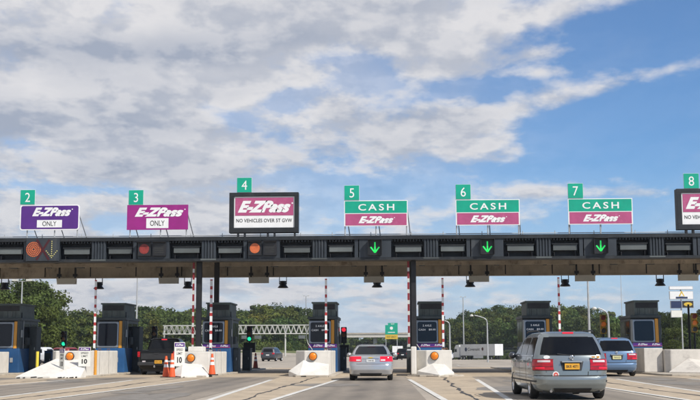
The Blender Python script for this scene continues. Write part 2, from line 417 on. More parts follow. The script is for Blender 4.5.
def logo(mb, cx, cz, y, w, h, m='white'):
    """the slanted E-ZPass lettering: large E-Z and P, lower ass"""
    vs, fs = glyphs('E-ZPass', 0.055, 0.42, 0.97)
    x0 = min(v[0] for v in vs); x1 = max(v[0] for v in vs); z0 = min(v[1] for v in vs); z1 = max(v[1] for v in vs)
    mb.raw([(cx + ((v[0] - x0) / (x1 - x0) - .5) * w, y, cz + ((v[1] - z0) / (z1 - z0) - .5) * h) for v in vs], fs, m)
    mb.disc(cx + w * .53, y, cz + h * .28, h * .07, m, 8)


def thing(name, label, cat, loc=(0, 0, 0), rotz=0.0, group=None, kind=None):
    o = bpy.data.objects.new(name, None); COL.objects.link(o)
    o.empty_display_size = 0.3
    o.location = loc; o.rotation_euler = (0, 0, rotz)
    o['label'] = label; o['category'] = cat
    if group: o['group'] = group
    if kind: o['kind'] = kind
    return o


def tag(o, label, cat, group=None, kind=None):
    o['label'] = label; o['category'] = cat
    if group: o['group'] = group
    if kind: o['kind'] = kind
    return o


def struct(name, mb, label=None):
    o = mb.build(name); o['kind'] = 'structure'
    o['label'] = label or name.replace('_', ' ')
    o['category'] = name.replace('_', ' ')
    return o


def dup(root, loc, rotz=0.0, label=None, group=None):
    r = root.copy(); COL.objects.link(r); r.location = loc; r.rotation_euler = (0, 0, rotz)
    if label: r['label'] = label
    if group: r['group'] = group
    for ch in list(root.children):
        c = ch.copy(); COL.objects.link(c); c.parent = r
        for g in ch.children:
            d = g.copy(); COL.objects.link(d); d.parent = c
    return r


# ------------------------------------------------------------------ layout
PITCHX = 5.75
def lane(k): return -1.03 + PITCHX * (k - 5)          # centre of lane k (signs 2..8)
ISL = {i: -3.9 + PITCHX * (i - 4) for i in range(0, 10)}   # island i lies between lane i and lane i+1

# ------------------------------------------------------------------ ground
def H(x, y):
    """lie of the land: level at the plaza, beyond it falling a little to the right and rising to the left"""
    t = min(1, max(0, (y - 140) / 150.0)); t = t * t * (3 - 2 * t)
    u = min(1, max(0, (x + 32) / 34.0)); u = u * u * (3 - 2 * u)
    return t * (1.7 * (1 - u) - 1.25 * u)
XS = [-1200, -600, -200, -120, -90, -75, -60, -50, -40, -32, -26, -20, -14, -8, -2, 3, 10, 20, 40, 70, 95, 130, 300, 800, 1200]
YS = [-60, 0, 60, 100, 140, 155, 170, 185, 200, 215, 230, 245, 260, 275, 290, 310, 345, 420, 600, 900, 1500]
g = MB()
for y0, y1 in zip(YS[:-1], YS[1:]):
    for x0, x1 in zip(XS[:-1], XS[1:]): g.poly([(x0, y0, H(x0, y0)), (x1, y0, H(x1, y0)), (x1, y1, H(x1, y1)), (x0, y1, H(x0, y1))], 'grass', True)
struct('ground', g, 'grassy ground beyond the toll plaza')
def sheet(rows, m, dz):
    """a road surface following the ground between a left and a right edge given as (y, left, right)"""
    g = MB()
    for (y0, l0, r0), (y1, l1, r1) in zip(rows[:-1], rows[1:]):
        n = max(1, int((y1 - y0) / 6))
        for q in range(n):
            ta, tb = q / n, (q + 1) / n
            ya, yb = y0 + (y1 - y0) * ta, y0 + (y1 - y0) * tb
            la, lb, ra, rb = l0 + (l1 - l0) * ta, l0 + (l1 - l0) * tb, r0 + (r1 - r0) * ta, r0 + (r1 - r0) * tb
            k = 24
            for j in range(k):
                u0, u1 = j / k, (j + 1) / k
                P = [(la + (ra - la) * u0, ya), (la + (ra - la) * u1, ya), (lb + (rb - lb) * u1, yb), (lb + (rb - lb) * u0, yb)]
                g.poly([(x, y, H(x, y) + dz) for x, y in P], m, True)
    return g
struct('toll_plaza_pavement', sheet([(-40, -90, 95), (120, -90, 95), (190, -46, 100), (240, -22, 110), (300, -6, 125), (345, -2, 128)], 'plaza', .03), 'pale worn pavement of the toll plaza')
g = sheet([(196, -44, -33), (235, -42, -32), (300, -46, -35), (380, -64, -52)], 'plaza', .05)
g2 = sheet([(345, -2, 26), (640, -4, 20)], 'asphalt', .05)
g.v += g2.v; off = len(g.v) - len(g2.v); g.f += [tuple(i + off for i in f) for f in g2.f]; g.mi('asphalt'); g.m += [g.mi('asphalt')] * len(g2.f); g.sm += g2.sm
struct('highway', g, 'grey highway running away beyond the plaza')

def gore_hw(Y): return 0.80 + (min(Y, 52) - 28.6) / 17.0 * 0.52
GY = [6, 12, 18, 24, 30, 36, 42, 48, 53]
g = MB(); ln_ = MB(); tar = MB()
for i in range(0, 10):
    cx = ISL[i] + (0.1 if i != 3 else 0)
    for a, b in zip(GY[:-1], GY[1:]):
        ha, hb = gore_hw(a), gore_hw(b)
        if ha < 0.12: continue
        g.poly([(cx - ha, a, .040), (cx + ha, a, .040), (cx + hb, b, .040), (cx - hb, b, .040)], 'apron')
        if b <= 48 and a >= 12:
            for sgn in (-1, 1):
                xa, xb = cx + sgn * ha, cx + sgn * hb
                lp = [(xa - .085, a, .044), (xa + .085, a, .044), (xb + .085, b, .044), (xb - .085, b, .044)]
                ln_.poly(lp, 'lines')
    # wandering tar seam down the middle of each apron
    pts = []; x = cx + 0.15
    for q in range(60):
        Y = 12 + q * 0.7; x += random.uniform(-.07, .07) + (cx + .12 - x) * .06; pts.append((x, Y))
    for (xa, ya), (xb, yb) in zip(pts[:-1], pts[1:]):
        wd = random.uniform(.015, .075); tar.poly([(xa - wd, ya, .044), (xa + wd, ya, .044), (xb + wd, yb, .044), (xb - wd, yb, .044)], 'tar')
g.poly([(-90, 53, .038), (95, 53, .038), (95, 82, .038), (-90, 82, .038)], 'apron')
struct('concrete_apron', g, 'tan concrete aprons between the toll lanes')
g = MB()
for k in range(0, 10):
    c0 = -1.03 + PITCHX * (k - 5)
    g.poly([(c0 - 1.9, 18, .036), (c0 + 1.9, 18, .036), (c0 + 1.45, 53, .036), (c0 - 1.45, 53, .036)], 'asphalt')
    g.poly([(c0 - 2.6, -20, .036), (c0 + 2.6, -20, .036), (c0 + 1.9, 18, .036), (c0 - 1.9, 18, .036)], 'asphalt')
struct('lane_asphalt', g, 'grey asphalt of the toll lanes')
g = MB()
for q in range(34):
    k = random.randint(1, 8); x0 = -1.03 + PITCHX * (k - 5) + random.uniform(-1.6, .6); y0 = random.uniform(24, 52); w_ = random.uniform(.4, 1.3); l_ = random.uniform(.8, 3.5)
    n = 14; g.poly([(x0 + w_ * math.cos(2 * math.pi * j / n) * random.uniform(.75, 1.1), y0 + l_ * math.sin(2 * math.pi * j / n) * random.uniform(.8, 1.1), .0405 + .0002 * q * .3) for j in range(n)], 'patch')
struct('road_patches', g, 'old repair patches in the lanes')
for (xa, ya, xb, yb) in ((-60, 100, 60, 97), (3, 90, 12, 128), (-30, 120, 40, 122), (10, 132, 60, 129), (4, 84, 30, 88)):
    n = 26
    for q in range(n):
        t0, t1 = q / n, (q + 1) / n
        P = lambda t: (xa + (xb - xa) * t, ya + (yb - ya) * t + .25 * math.sin(9 * t + xa))
        (x0, y0), (x1, y1) = P(t0), P(t1)
        tar.poly([(x0, y0 - .10, .044), (x1, y1 - .10, .044), (x1, y1 + .10, .044), (x0, y0 + .10, .044)], 'tar')
struct('tar_seams', tar, 'black tar seams in the pavement')
for x0 in (-28, -17, -6, 5, 16, 27, 38):
    for q in range(4):
        ya = 92 + q * 12; ln_.poly([(x0, ya, .044), (x0 + .15, ya, .044), (x0 + .15, ya + 4, .044), (x0, ya + 4, .044)], 'lines')
struct('lane_markings', ln_, 'worn white lane markings')
g = MB()
for i in range(0, 10):
    cx = ISL[i]
    g.prism([(cx - 1.05, 54.2), (cx - .75, 53.2), (cx + .75, 53.0), (cx + 1.05, 54.0), (cx + 1.05, 80), (cx - 1.05, 80)], 0, .12, 'kerb')
o = struct('toll_island_kerbs', g, 'raised concrete kerbs of the toll islands')
bv = o.modifiers.new('bevel', 'BEVEL'); bv.width = .03; bv.segments = 2

mb = MB(); mb.box(-1300, 1300, -80, 1600, -4, 60, 'white')
hz = mb.build('haze'); tag(hz, 'thin summer haze over the whole plaza and woods', 'haze', kind='stuff')
hm = bpy.data.materials.new('haze'); hm.use_nodes = True
hm.node_tree.nodes.remove(hm.node_tree.nodes['Principled BSDF'])
pv = hm.node_tree.nodes.new('ShaderNodeVolumePrincipled'); pv.inputs['Color'].default_value = (.85, .92, 1, 1); pv.inputs['Density'].default_value = HAZE; pv.inputs['Anisotropy'].default_value = .3
hm.node_tree.links.new(pv.outputs[0], hm.node_tree.nodes['Material Output'].inputs['Volume'])
hz.data.materials.clear(); hz.data.materials.append(hm)

# ------------------------------------------------------------------ canopy
YF, YB = 58.5, 71.0
ZB, ZT = 5.86, 7.12
canopy = thing('toll_canopy', 'long flat dark canopy over all the toll lanes', 'canopy', (0, 0, 0))
XA, XB = lane(0) - .8, lane(10) + 4
mb = MB()
mb.box(XA, XB, YF + .62, YF + .8, ZB, ZT - .1, 'fascia')                 # back sheet
mb.box(XA, XB, YF - .06, YF + .9, ZT - .20, ZT, 'fascia')                # top rail
mb.box(XA, XB, YF - .02, YF + .8, ZB, ZB + .13, 'fascia')                # bottom rail
for q in range(int((XB - XA) / .16)):                                     # ribbed edge hanging below the top rail
    x = XA + q * .16; mb.box(x, x + .07, YF + .10, YF + .3, ZT - .30, ZT - .20, 'fascia_panel')
mb.build('front_fascia', canopy)
for k in range(0, 10):
    c0 = lane(k)
    mb = MB()
    mb.box(c0 - .80, c0 + .85, YF, YF + .55, ZB + .13, ZT - .2, 'fascia_panel')
    mb.build('sign_panel', canopy, bevel=.01)
    mb = MB()
    for q in range(5):
        x = c0 + 2.52 + q * .15; mb.prism([(x, YF + .06), (x + .04, YF), (x + .10, YF), (x + .15, YF + .06), (x + .15, YF + .6), (x, YF + .6)], ZB + .10, ZT - .2, 'fascia_panel')
    mb.box(c0 + 2.50, c0 + 3.3, YF - .03, YF + .6, ZB + .04, ZB + .115, 'fixture')
    mb.build('ribbed_pier', canopy)
    mb = MB()
    mb.prism([(c0 + 4.72, YF + .01), (c0 + 4.90, YF + .01), (c0 + 4.90, YF + .6), (c0 + 4.72, YF + .6)], ZB + .13, ZT - .2, 'fascia_panel')
    mb.build('narrow_pier', canopy)
    for xa, xb in ((c0 + .96, c0 + 2.48), (c0 + 3.30, c0 + 4.70)):
        mb = MB(); jz = random.uniform(-.025, .025); ZB = 5.86 + jz
        mb.box(xa + .10, xb - .07, YF + .14, YF + .55, ZB + .42, ZB + .72, 'fixture')
        mb.box(xa + .04, xb - .03, YF + .08, YF + .6, ZB + .72, ZB + .77, 'fascia')
        mb.box(xa + .14, xa + .18, YF + .2, YF + .6, ZB + .14, ZB + .33, 'black'); mb.box(xb - .18, xb - .14, YF + .2, YF + .6, ZB + .14, ZB + .42, 'black')
        ZB = 5.86; mb.build('light_panel', canopy, bevel=.012)
mb = MB(); mb.box(XA, XB, YF + .8, YB, 6.55, 6.75, 'soffit')
for q in range(int((XB - XA) / .45)):
    x = XA + q * .45; mb.box(x, x + .20, YF + .85, YB - .35, 6.50, 6.55, 'soffit')
for Y in (61.5, 64.6, 67.8): mb.box(XA, XB, Y, Y + .25, 6.28, 6.50, 'beam')
mb.build('soffit_deck', canopy)
mb = MB(); mb.box(XA, XB, YB - .3, YB, 5.80, 6.9, 'beam'); mb.box(XA, XB, YB - .38, YB - .3, 5.80, 5.88, 'beam')
for q in range(int((XB - XA) / 2.875)):
    x = XA + q * 2.875; mb.box(x, x + .06, YB - .33, YB - .3, 5.88, 6.5, 'black')
mb.build('back_beam', canopy)
mb = MB(); mb.box(XA, XB, YF + .9, YB + .2, 6.95, 7.08, 'fascia'); mb.build('roof', canopy)
mb = MB()
mb.tube([(XA, YF + .4, ZT + .10), (XB, YF + .4, ZT + .10)], .025, 'steel', 6)
for k in range(0, 10):
    for dx in (-2.2, -.2, 1.9): mb.cyl((lane(k) + dx, YF + .4, ZT), (lane(k) + dx, YF + .4, ZT + .22), .025, .02, 'steel', 6)
mb.build('roof_conduit', canopy)
mb = MB()
for q in range(46):
    x = XA + q * 1.25 + random.uniform(-.2, .2); sag = random.uniform(.02, .10); y0 = random.choice((60.6, 63.0, 66.5, 69.2))
    mb.tube([(x, y0, 6.47), (x + .6, y0, 6.47 - sag), (x + 1.25, y0 + .02, 6.47)], .018, 'black', 5)
for q in range(24):
    x = XA + q * 2.3 + random.uniform(-.4, .4); mb.box(x, x + random.uniform(.15, .5), 68.4, 68.8, 6.28, 6.48, 'cab_dark')
mb.build('soffit_cables', canopy)
for i in (3, 5):
    for Y in (59.3, 65.2):
        if True:
            x = ISL[i] - (.60 if i == 3 else .88); mb = MB()
            mb.box(x - .13, x + .13, Y - .02, Y + .02, .12, 6.5, 'black'); mb.box(x - .13, x + .13, Y + .26, Y + .30, .12, 6.5, 'black')
            mb.box(x - .03, x + .03, Y + .02, Y + .26, .12, 6.5, 'black'); mb.box(x - .22, x + .22, Y - .1, Y + .38, .12, .15, 'black')
            mb.build('column', canopy)

# ------------------------------------------------------------------ signs on the canopy
SY = YF - .05
def struts(root, xs, zb, back=.9):
    for x in xs:
        mb = MB()
        mb.cyl((x, SY + .12, ZT), (x, SY + .12, zb + .15), .035, .035, 'steel', 6)
        mb.cyl((x + .04, SY + .12, zb + .9), (x + .22, SY + back + .4, ZT - .02), .028, .028, 'steel', 6)
        mb.build('strut', root)
def plate(root, x0, z0, n, s=.76):
    mb = MB(); mb.box(x0, x0 + s, SY - .03, SY + .02, z0, z0 + s, 'green')
    mb.box(x0 - .012, x0 + s + .012, SY - .01, SY + .012, z0 - .012, z0 + s + .012, 'white')
    vs, fs = glyphs(str(n), .0, 0, 1.0); w = max(v[0] for v in vs) - min(v[0] for v in vs)
    mb.text(str(n), x0 + s / 2, z0 + s / 2 - .01, SY - .034, w * .62, .48, 'white', .0)
    mb.build('number_plate', root)

t = thing('toll_sign', 'purple E-ZPass ONLY sign with white rim under green number 2', 'toll sign', (lane(2) + .30, 0, 0), 0, 'lane signs above the canopy')
mb = MB()
def rrect(x0, x1, z0, z1, r):
    out = []
    for cx, cz, a0 in ((x1 - r, z0 + r, -90), (x1 - r, z1 - r, 0), (x0 + r, z1 - r, 90), (x0 + r, z0 + r, 180)):
        for q in range(5):
            a = R(a0 + 22.5 * q); out.append((cx + r * math.cos(a), cz + r * math.sin(a)))
    return out
z0, z1 = 7.52, 8.86
mb.prism(rrect(-1.57, 1.57, z0, z1, .14), SY, SY + .05, 'white', 'y')
mb.prism(rrect(-1.51, 1.51, z0 + .06, z1 - .06, .10), SY - .008, SY, 'purple', 'y')
logo(mb, .10, 8.48, SY - .012, 2.05, .46)
mb.box(-.66, .66, SY - .014, SY - .008, 7.66, 8.05, 'white'); mb.text('ONLY', 0, 7.86, SY - .018, .74, .25, 'ink', .006)
mb.build('panel', t); plate(t, -1.57, z1 + .02, 2); struts(t, (-1.2, .25, 1.45), z0)

t = thing('toll_sign', 'plain magenta E-ZPass ONLY sign without rim under green number 3', 'toll sign', (lane(3) + .22, 0, 0), 0, 'lane signs above the canopy')
mb = MB(); z0, z1 = 7.50, 8.80
mb.box(-1.60, 1.60, SY, SY + .05, z0, z1, 'magenta')
logo(mb, .08, 8.42, SY - .006, 2.55, .48)
mb.box(-.58, .58, SY - .008, SY, 7.58, 8.10, 'white'); mb.text('ONLY', 0, 7.84, SY - .012, .76, .28, 'ink', .006)
mb.build('panel', t); plate(t, -1.52, z1 + .02, 3); struts(t, (-1.45, .15, 1.5), z0)

def lightbox(k, label):
    t = thing('toll_sign', label, 'toll sign', (lane(k) + .02, 0, 0), 0, 'lane signs above the canopy')
    mb = MB(); z0, z1 = 7.30, 9.40; w = 1.80
    mb.box(-w, w, SY - .05, SY + .45, z0, z0 + .26, 'fascia'); mb.box(-w, w, SY - .05, SY + .45, z1 - .20, z1, 'fascia')
    mb.box(-w, -w + .24, SY - .05, SY + .45, z0 + .26, z1 - .20, 'fascia'); mb.box(w - .20, w, SY - .05, SY + .45, z0 + .26, z1 - .20, 'fascia')
    mb.box(-w + .24, w - .20, SY + .25, SY + .45, z0 + .26, z1 - .20, 'fascia')
    mb.build('sign_case', t, bevel=.012)
    mb = MB()
    mb.box(-w + .25, w - .21, SY + .02, SY + .24, z0 + .27, z1 - .21, 'white')
    mb.box(-w + .31, w - .27, SY + .008, SY + .02, 8.20, z1 - .27, 'rose')
    logo(mb, .02, 8.66, SY + .002, 2.75, .62)
    mb.text('NO VEHICLES OVER 5T GVW', .02, 7.94, SY + .012, 2.9, .19, 'ink', .010, 0, 1.05)
    mb.build('panel', t); plate(t, -1.40, z1 + .02, k)
    for x in (-1.35, -1.0, .2, .55, 1.6):
        m2 = MB(); m2.box(x - .04, x + .04, SY, SY + .3, ZT, z0, 'black'); m2.build('foot', t)
lightbox(4, 'black cased E-ZPass sign reading no vehicles over 5T, green number 4')
lightbox(8, 'black cased E-ZPass sign cut off by the frame, green number 8')
for k in (5, 6, 7):
    t = thing('toll_sign', 'green and rose CASH E-ZPass sign under green number %d' % k, 'toll sign', (lane(k) + .08, 0, 0), 0, 'lane signs above the canopy')
    mb = MB(); z0, z1 = 7.60, 8.94
    mb.box(-1.64, 1.64, SY, SY + .05, z0, z1, 'white')
    mb.box(-1.60, 1.60, SY - .006, SY, 8.28, z1 - .04, 'green'); mb.box(-1.58, 1.58, SY - .006, SY, z0 + .04, 8.24, 'rose')
    mb.text('CASH', .02, 8.58, SY - .010, 1.86, .34, 'white', .014, 0, 1.35)
    logo(mb, 0, 7.93, SY - .010, 1.80, .36)
    mb.build('panel', t); plate(t, -1.62, z1 + .02, k); struts(t, (-1.60, 0, 1.58), z0)

# ------------------------------------------------------------------ lane signals on the fascia
def lane_box(x, label, half=.33, visor=True):
    t = thing('lane_signal', label, 'lane signal', (x, YF, 6.49), 0, 'lane signals on the canopy edge')
    mb = MB(); mb.box(-half, half, -.16, -.005, -.40, .40, 'black')
    if visor:
        mb.box(-half - .03, half + .03, -.42, -.16, .38, .41, 'black'); mb.box(-half - .03, -half, -.36, -.16, -.38, .38, 'black'); mb.box(half, half + .03, -.36, -.16, -.38, .38, 'black')
    mb.build('housing', t, bevel=.008); return t
for k in (5, 6, 7):
    t = lane_box(lane(k) + .02, 'green down arrow lit in black box under the number %d CASH sign' % k)
    mb = MB()
    def bar(xa, za, xb, zb_, w=.035):
        a, b = Vector((xa, 0, za)), Vector((xb, 0, zb_)); d = (b - a).normalized(); n = Vector((-d.z, 0, d.x)) * w
        mb.poly([(p.x, -.168, p.z) for p in (a + n, b + n, b - n, a - n)][::1], 'lit_arrow'); mb.poly([(p.x, -.167, p.z) for p in (a - n, b - n, b + n, a + n)], 'lit_arrow')
    bar(0, .27, 0, -.27); bar(-.22, .02, .0, -.27); bar(.22, .02, .0, -.27)
    mb.build('arrow', t)
for k, mt, lab in ((4, 'lit_orange', 'orange disc signal beside blank black box under the number 4 sign'), (3, 'dull_red', 'dull red disc signal beside blank black box under the number 3 sign')):
    t = thing('lane_signal', lab, 'lane signal', (lane(k) + .0, YF, 6.49), 0, 'lane signals on the canopy edge')
    for dx, kind in ((-.42, mt), (.36, None)):
        mb = MB(); mb.box(dx - .34, dx + .34, -.16, -.005, -.36, .36, 'black')
        mb.box(dx - .36, dx + .36, -.34, -.16, .34, .37, 'black'); mb.build('housing', t, bevel=.008)
        mb = MB()
        if kind: mb.disc(dx, -.166, 0, .26, kind, 24)
        else:
            for q in range(5): mb.box(dx - .24, dx + .24, -.17, -.16, -.22 + q * .1, -.18 + q * .1, 'dead_lens')
        mb.build('signal_face', t)
t = thing('lane_signal', 'grey panel with orange lamp ring, dark red cross and yellow dotted arrow', 'lane signal', (lane(2) + .02, YF - .06, 6.46), 0, 'lane signals on the canopy edge')
mb = MB(); mb.box(-.87, .87, -.12, 0, -.56, .62, 'fascia_panel'); mb.build('housing', t, bevel=.01)
mb = MB()
for rr, n in ((.36, 26), (.27, 20), (.18, 14), (.09, 8)):
    for q in range(n): mb.disc(-.47 + rr * math.cos(2 * math.pi * q / n), -.128, .05 + rr * math.sin(2 * math.pi * q / n), .038, 'lit_orange', 8)
mb.build('lamp_ring', t)
mb = MB()
for q in range(9): mb.disc(.48, -.128, -.38 + q * .105, .030, 'dot_yellow', 8)
for q in range(1, 5):
    mb.disc(.48 - q * .07, -.128, -.38 + q * .085, .030, 'dot_yellow', 8); mb.disc(.48 + q * .07, -.128, -.38 + q * .085, .030, 'dot_yellow', 8)
mb.build('dot_lettering', t)
mb = MB()
for sx in (-1, 1):
    a, b = Vector((-.33 * sx + .02, 0, .55)), Vector((.33 * sx + .02, 0, -.50)); d = (b - a).normalized(); n = Vector((-d.z, 0, d.x)) * .055
    mb.poly([(p.x, -.133 - .004 * sx, p.z) for p in (a + n, b + n, b - n, a - n)], 'dark_red')
mb.build('cross', t)

# ------------------------------------------------------------------ hung under the canopy: toll readers and bell lamps
proto = None
words = {1: 'far left', 2: 'number 2', 3: 'number 3', 4: 'number 4', 5: 'number 5', 6: 'number 6', 7: 'number 7', 8: 'number 8'}
for k, px, py in ((2, 67, 280), (3, 169, 280), (4, 259, 279.5), (5, 374, 278), (6, 479, 277), (7, 585, 277), (8, 688, 275)):
    x, z = at(px, py, 70.2)
    z = 5.56
    lab = 'pale flat toll reader hung below the number %d sign' % k
    if proto is None:
        proto = thing('toll_reader', lab, 'toll reader', (x, 70.0, z), 0, 'toll readers under the canopy')
        mb = MB()
        vs = [(-.50, .14, -.17), (.50, .14, -.17), (.62, .20, -.17), (-.62, .20, -.17), (-.62, 0, .19), (.62, 0, .19), (.62, .2, .19), (-.62, .2, .19)]
        mb.raw(vs, [(0, 3, 2, 1), (7, 4, 5, 6), (0, 1, 5, 4), (1, 2, 6, 5), (2, 3, 7, 6), (3, 0, 4, 7)], 'cream'); mb.build('antenna_panel', proto)
        for dx in (-.50, .50):
            mb = MB(); mb.box(dx - .05, dx + .05, .2, .3, .05, .95, 'black'); mb.box(dx - .13, dx + .13, .15, .3, .30, .48, 'black'); mb.build('bracket', proto)
    else: dup(proto, (x, 70.0, z), 0, lab)
proto = None
for k, px in ((1, 5), (2, 99), (3, 188), (4, 283), (5, 377), (6, 470), (7, 565), (8, 660)):
    x, z = at(px, 280, 66)
    lab = 'black bell lamp under the canopy, nearest the number %d sign' % k
    if k == 1: lab = 'black bell lamp hung below canopy at its far left end'
    if proto is None:
        proto = thing('bell_lamp', lab, 'lamp', (x, 71.3, 5.42), 0, 'bell lamps under the canopy')
        mb = MB(); mb.lathe([(0, .22), (.16, .22), (.20, .10), (.20, -.02), (.28, -.12), (.34, -.2), (.30, -.22), (0, -.15)], (0, 0, -.05), 'black', 16); mb.build('lamp_shade', proto)
        mb = MB(); mb.box(-.24, -.20, -.04, .04, -.05, .50, 'black'); mb.box(.20, .24, -.04, .04, -.05, .50, 'black'); mb.box(-.24, .24, -.04, .04, .12, .17, 'black'); mb.box(-.2, .2, -.05, .4, .46, .52, 'black')
        mb.build('bracket', proto)
    else:
        x71 = at(px, 280, 71.3)[0]; dup(proto, (x71, 71.3, 5.42), 0, lab)
    if k == 1: proto.location.x = at(px, 280, 71.3)[0]

# ------------------------------------------------------------------ toll booths
def booth(i, label, display=False, band=True):
    t = thing('toll_booth', label, 'toll booth', (ISL[i], 61.5, .12), 0, 'toll booths on the islands')
    mb = MB(); mb.box(-.78, .78, 0, 3.3, 0, 1.30, 'blue'); mb.build('base', t, bevel=.02)
    if band:
        mb = MB(); mb.box(-.76, .76, -.02, .5, 1.30, 1.48, 'purple'); mb.box(-.76, .76, -.026, -.02, 1.30, 1.33, 'rose')
        mb.text('E-ZPass', -.25, 1.40, -.026, .5, .1, 'white', .02, .4); mb.text('E-ZPass', .45, 1.40, -.026, .42, .09, 'white', .02, .4)
        mb.build('name_band', t)
    # front: leaning glazed nose in a rounded metal frame
    mb = MB()
    mb.prism([(.0, 1.30 if not band else 1.48), (.08, 2.74), (.5, 2.74), (.5, 1.30 if not band else 1.48)], -.76, .44, 'frame', 'x')
    mb.build('window_frame', t, bevel=.06)
    w = MB(); zlo = 1.42 if not band else 1.58
    pts = rrect(-.66, .36, zlo, 2.64, .10)
    lean = lambda z: .08 * (z - 1.48) / 1.26
    vs = [(x, lean(z) - .012, z) for x, z in pts]; w.raw(vs, [tuple(range(len(vs)))], 'glass')
    if display:
        wl = [MB(), MB(), MB()]
        wl[0].text('2 AXLE', -.15, 2.44, lean(2.4) - .022, .46, .10, 'led', .006, 0, 1.1)
        wl[1].text('CASH', -.42, 2.22, lean(2.2) - .022, .36, .10, 'led', .006, 0, 1.1)
        wl[2].text('$8.00', .12, 2.22, lean(2.2) - .022, .36, .105, 'led', .006, 0, 1.05)
    wo = w.build('window', t)
    if display:
        for w2 in wl: w2.build('lettering', wo)
    mb = MB(); mb.prism([(.0, 1.30 if not band else 1.48), (.07, 2.76), (.5, 2.76), (.5, 1.30 if not band else 1.48)], .45, .62, 'orange', 'x')
    mb.build('orange_stripe', t, bevel=.015)
    # body behind: dark sheet with side glazing
    mb = MB(); mb.box(-.76, .76, .5, 3.3, 1.30, 2.80, 'booth')
    mb.box(.63, .77, .05, .5, 1.30, 2.8, 'booth'); mb.box(-.82, .82, .12, 3.4, 2.80, 2.95, 'booth')
    mb.build('cabin', t, bevel=.012)
    for ya, yb in ((.75, 1.75), (1.95, 3.05)):
        for sx in (-1, 1):
            mb = MB(); x = sx * .768; mb.box(min(x, x - sx * .02), max(x, x - sx * .02), ya, yb, 1.55, 2.65, 'glass'); mb.build('side_window', t)
    mb = MB()
    mb.box(-.56, .70, .3, 2.7, 2.95, 3.66, 'hvac'); mb.box(-.62, .76, .24, 2.76, 3.66, 3.74, 'hvac')
    for q in range(6): mb.box(-.50, .64, .285, .30, 3.34 + q * .045, 3.355 + q * .045, 'black')
    mb.box(-.50, .64, .29, .30, 3.33, 3.62, 'black')
    mb.box(.18, .26, .28, .3, 3.02, 3.30, 'fixture'); mb.box(-.02, .0, .29, .3, 2.97, 3.32, 'black'); mb.box(-.3, -.28, .29, .3, 2.97, 3.32, 'black')
    for x in (-.40, .42): mb.box(x, x + .02, .29, .3, 2.97, 3.32, 'black')
    mb.build('rooftop_unit', t, bevel=.012)
    if i in (3, 4, 5):
        mb = MB(); mb.tube([(-.84, -.10, 2.55), (-.86, -.14, 1.9), (-.80, -.2, 1.55), (-.55, -.3, 1.2), (-.52, -.3, .0)], .022, 'truss', 6); mb.build('handrail', t)
    mb = MB(); mb.box(.79, .93, .9, 1.4, 1.5, 1.9, 'cab_dark'); mb.box(.785, .81, .2, .45, 1.9, 2.3, 'steel'); mb.tube([(.80, .6, 1.3), (.80, .6, 2.9)], .02, 'steel', 6); mb.build('service_box', t)
    mb = MB(); mb.box(-.70, -.45, -.032, -.02, .35, .50, 'cream'); mb.box(.30, .46, -.032, -.02, .55, .80, 'steel'); mb.build('notice', t)
    mb = MB(); mb.cyl((.70, .5, 2.95), (.70, .5, 3.25), .05, .04, 'black', 8); mb.build('antenna', t)
    return t
blabel = {1: 'dark toll booth with blue base and rooftop box, furthest left', 2: 'toll booth with bare blue base behind the long ramped barrier', 3: 'toll booth with price display behind two columns and purple band',
          4: 'toll booth with price display just left of the silver sedan', 5: 'toll booth with price display beside the black column and striped arm', 6: 'toll booth partly hidden behind the grey green minivan', 7: 'toll booth with blank dark window right of the blue minivan', 8: 'toll booth past the right edge of the frame'}
for i in range(1, 8): booth(i, blabel[i], display=i in (3, 4, 5, 6), band=i not in (1, 2))

# equipment cabinets between booths and lanes
def cabinet(x, Y, w, d, h, label, name='equipment_cabinet', mt='cab_dark'):
    t = thing(name, label, 'cabinet', (x, Y, .12), 0, 'equipment cabinets beside the booths')
    mb = MB(); mb.box(-w / 2, w / 2, 0, d, 0, h, mt); mb.box(-w / 2 - .02, w / 2 + .02, -.02, d + .02, h, h + .04, 'booth'); mb.build('housing', t, bevel=.015)
    mb = MB(); mb.box(-w / 2 + .05, w / 2 - .05, -.015, 0, .12, h - .1, 'booth'); m2 = mb.build('door', t)
    mb = MB(); mb.box(w / 2 - .12, w / 2 - .09, -.03, -.015, h * .5, h * .5 + .14, 'steel'); mb.build('handle', m2)
    return t
cabinet(ISL[1] + .98, 63.2, .42, .8, 2.45, 'tall dark cabinet on the right of the far left booth')
cabinet(ISL[1] + 1.00, 66.0, .44, 2.4, 1.15, 'low dark blue cabinet behind yellow post', mt='blue')
cabinet(ISL[2] + .95, 63.4, .40, 1.0, 2.45, 'tall dark cabinet left of the black pickup')
cabinet(ISL[3] + .92, 62.6, .30, .9, 1.25, 'low dark cabinet by the booth with two columns')
cabinet(ISL[3] + .95, 66.8, .46, .9, 1.25, 'dark cabinet below the green traffic signal')
cabinet(ISL[4] + .92, 65.2, .34, .9, 1.25, 'dark cabinet below the red traffic signal')

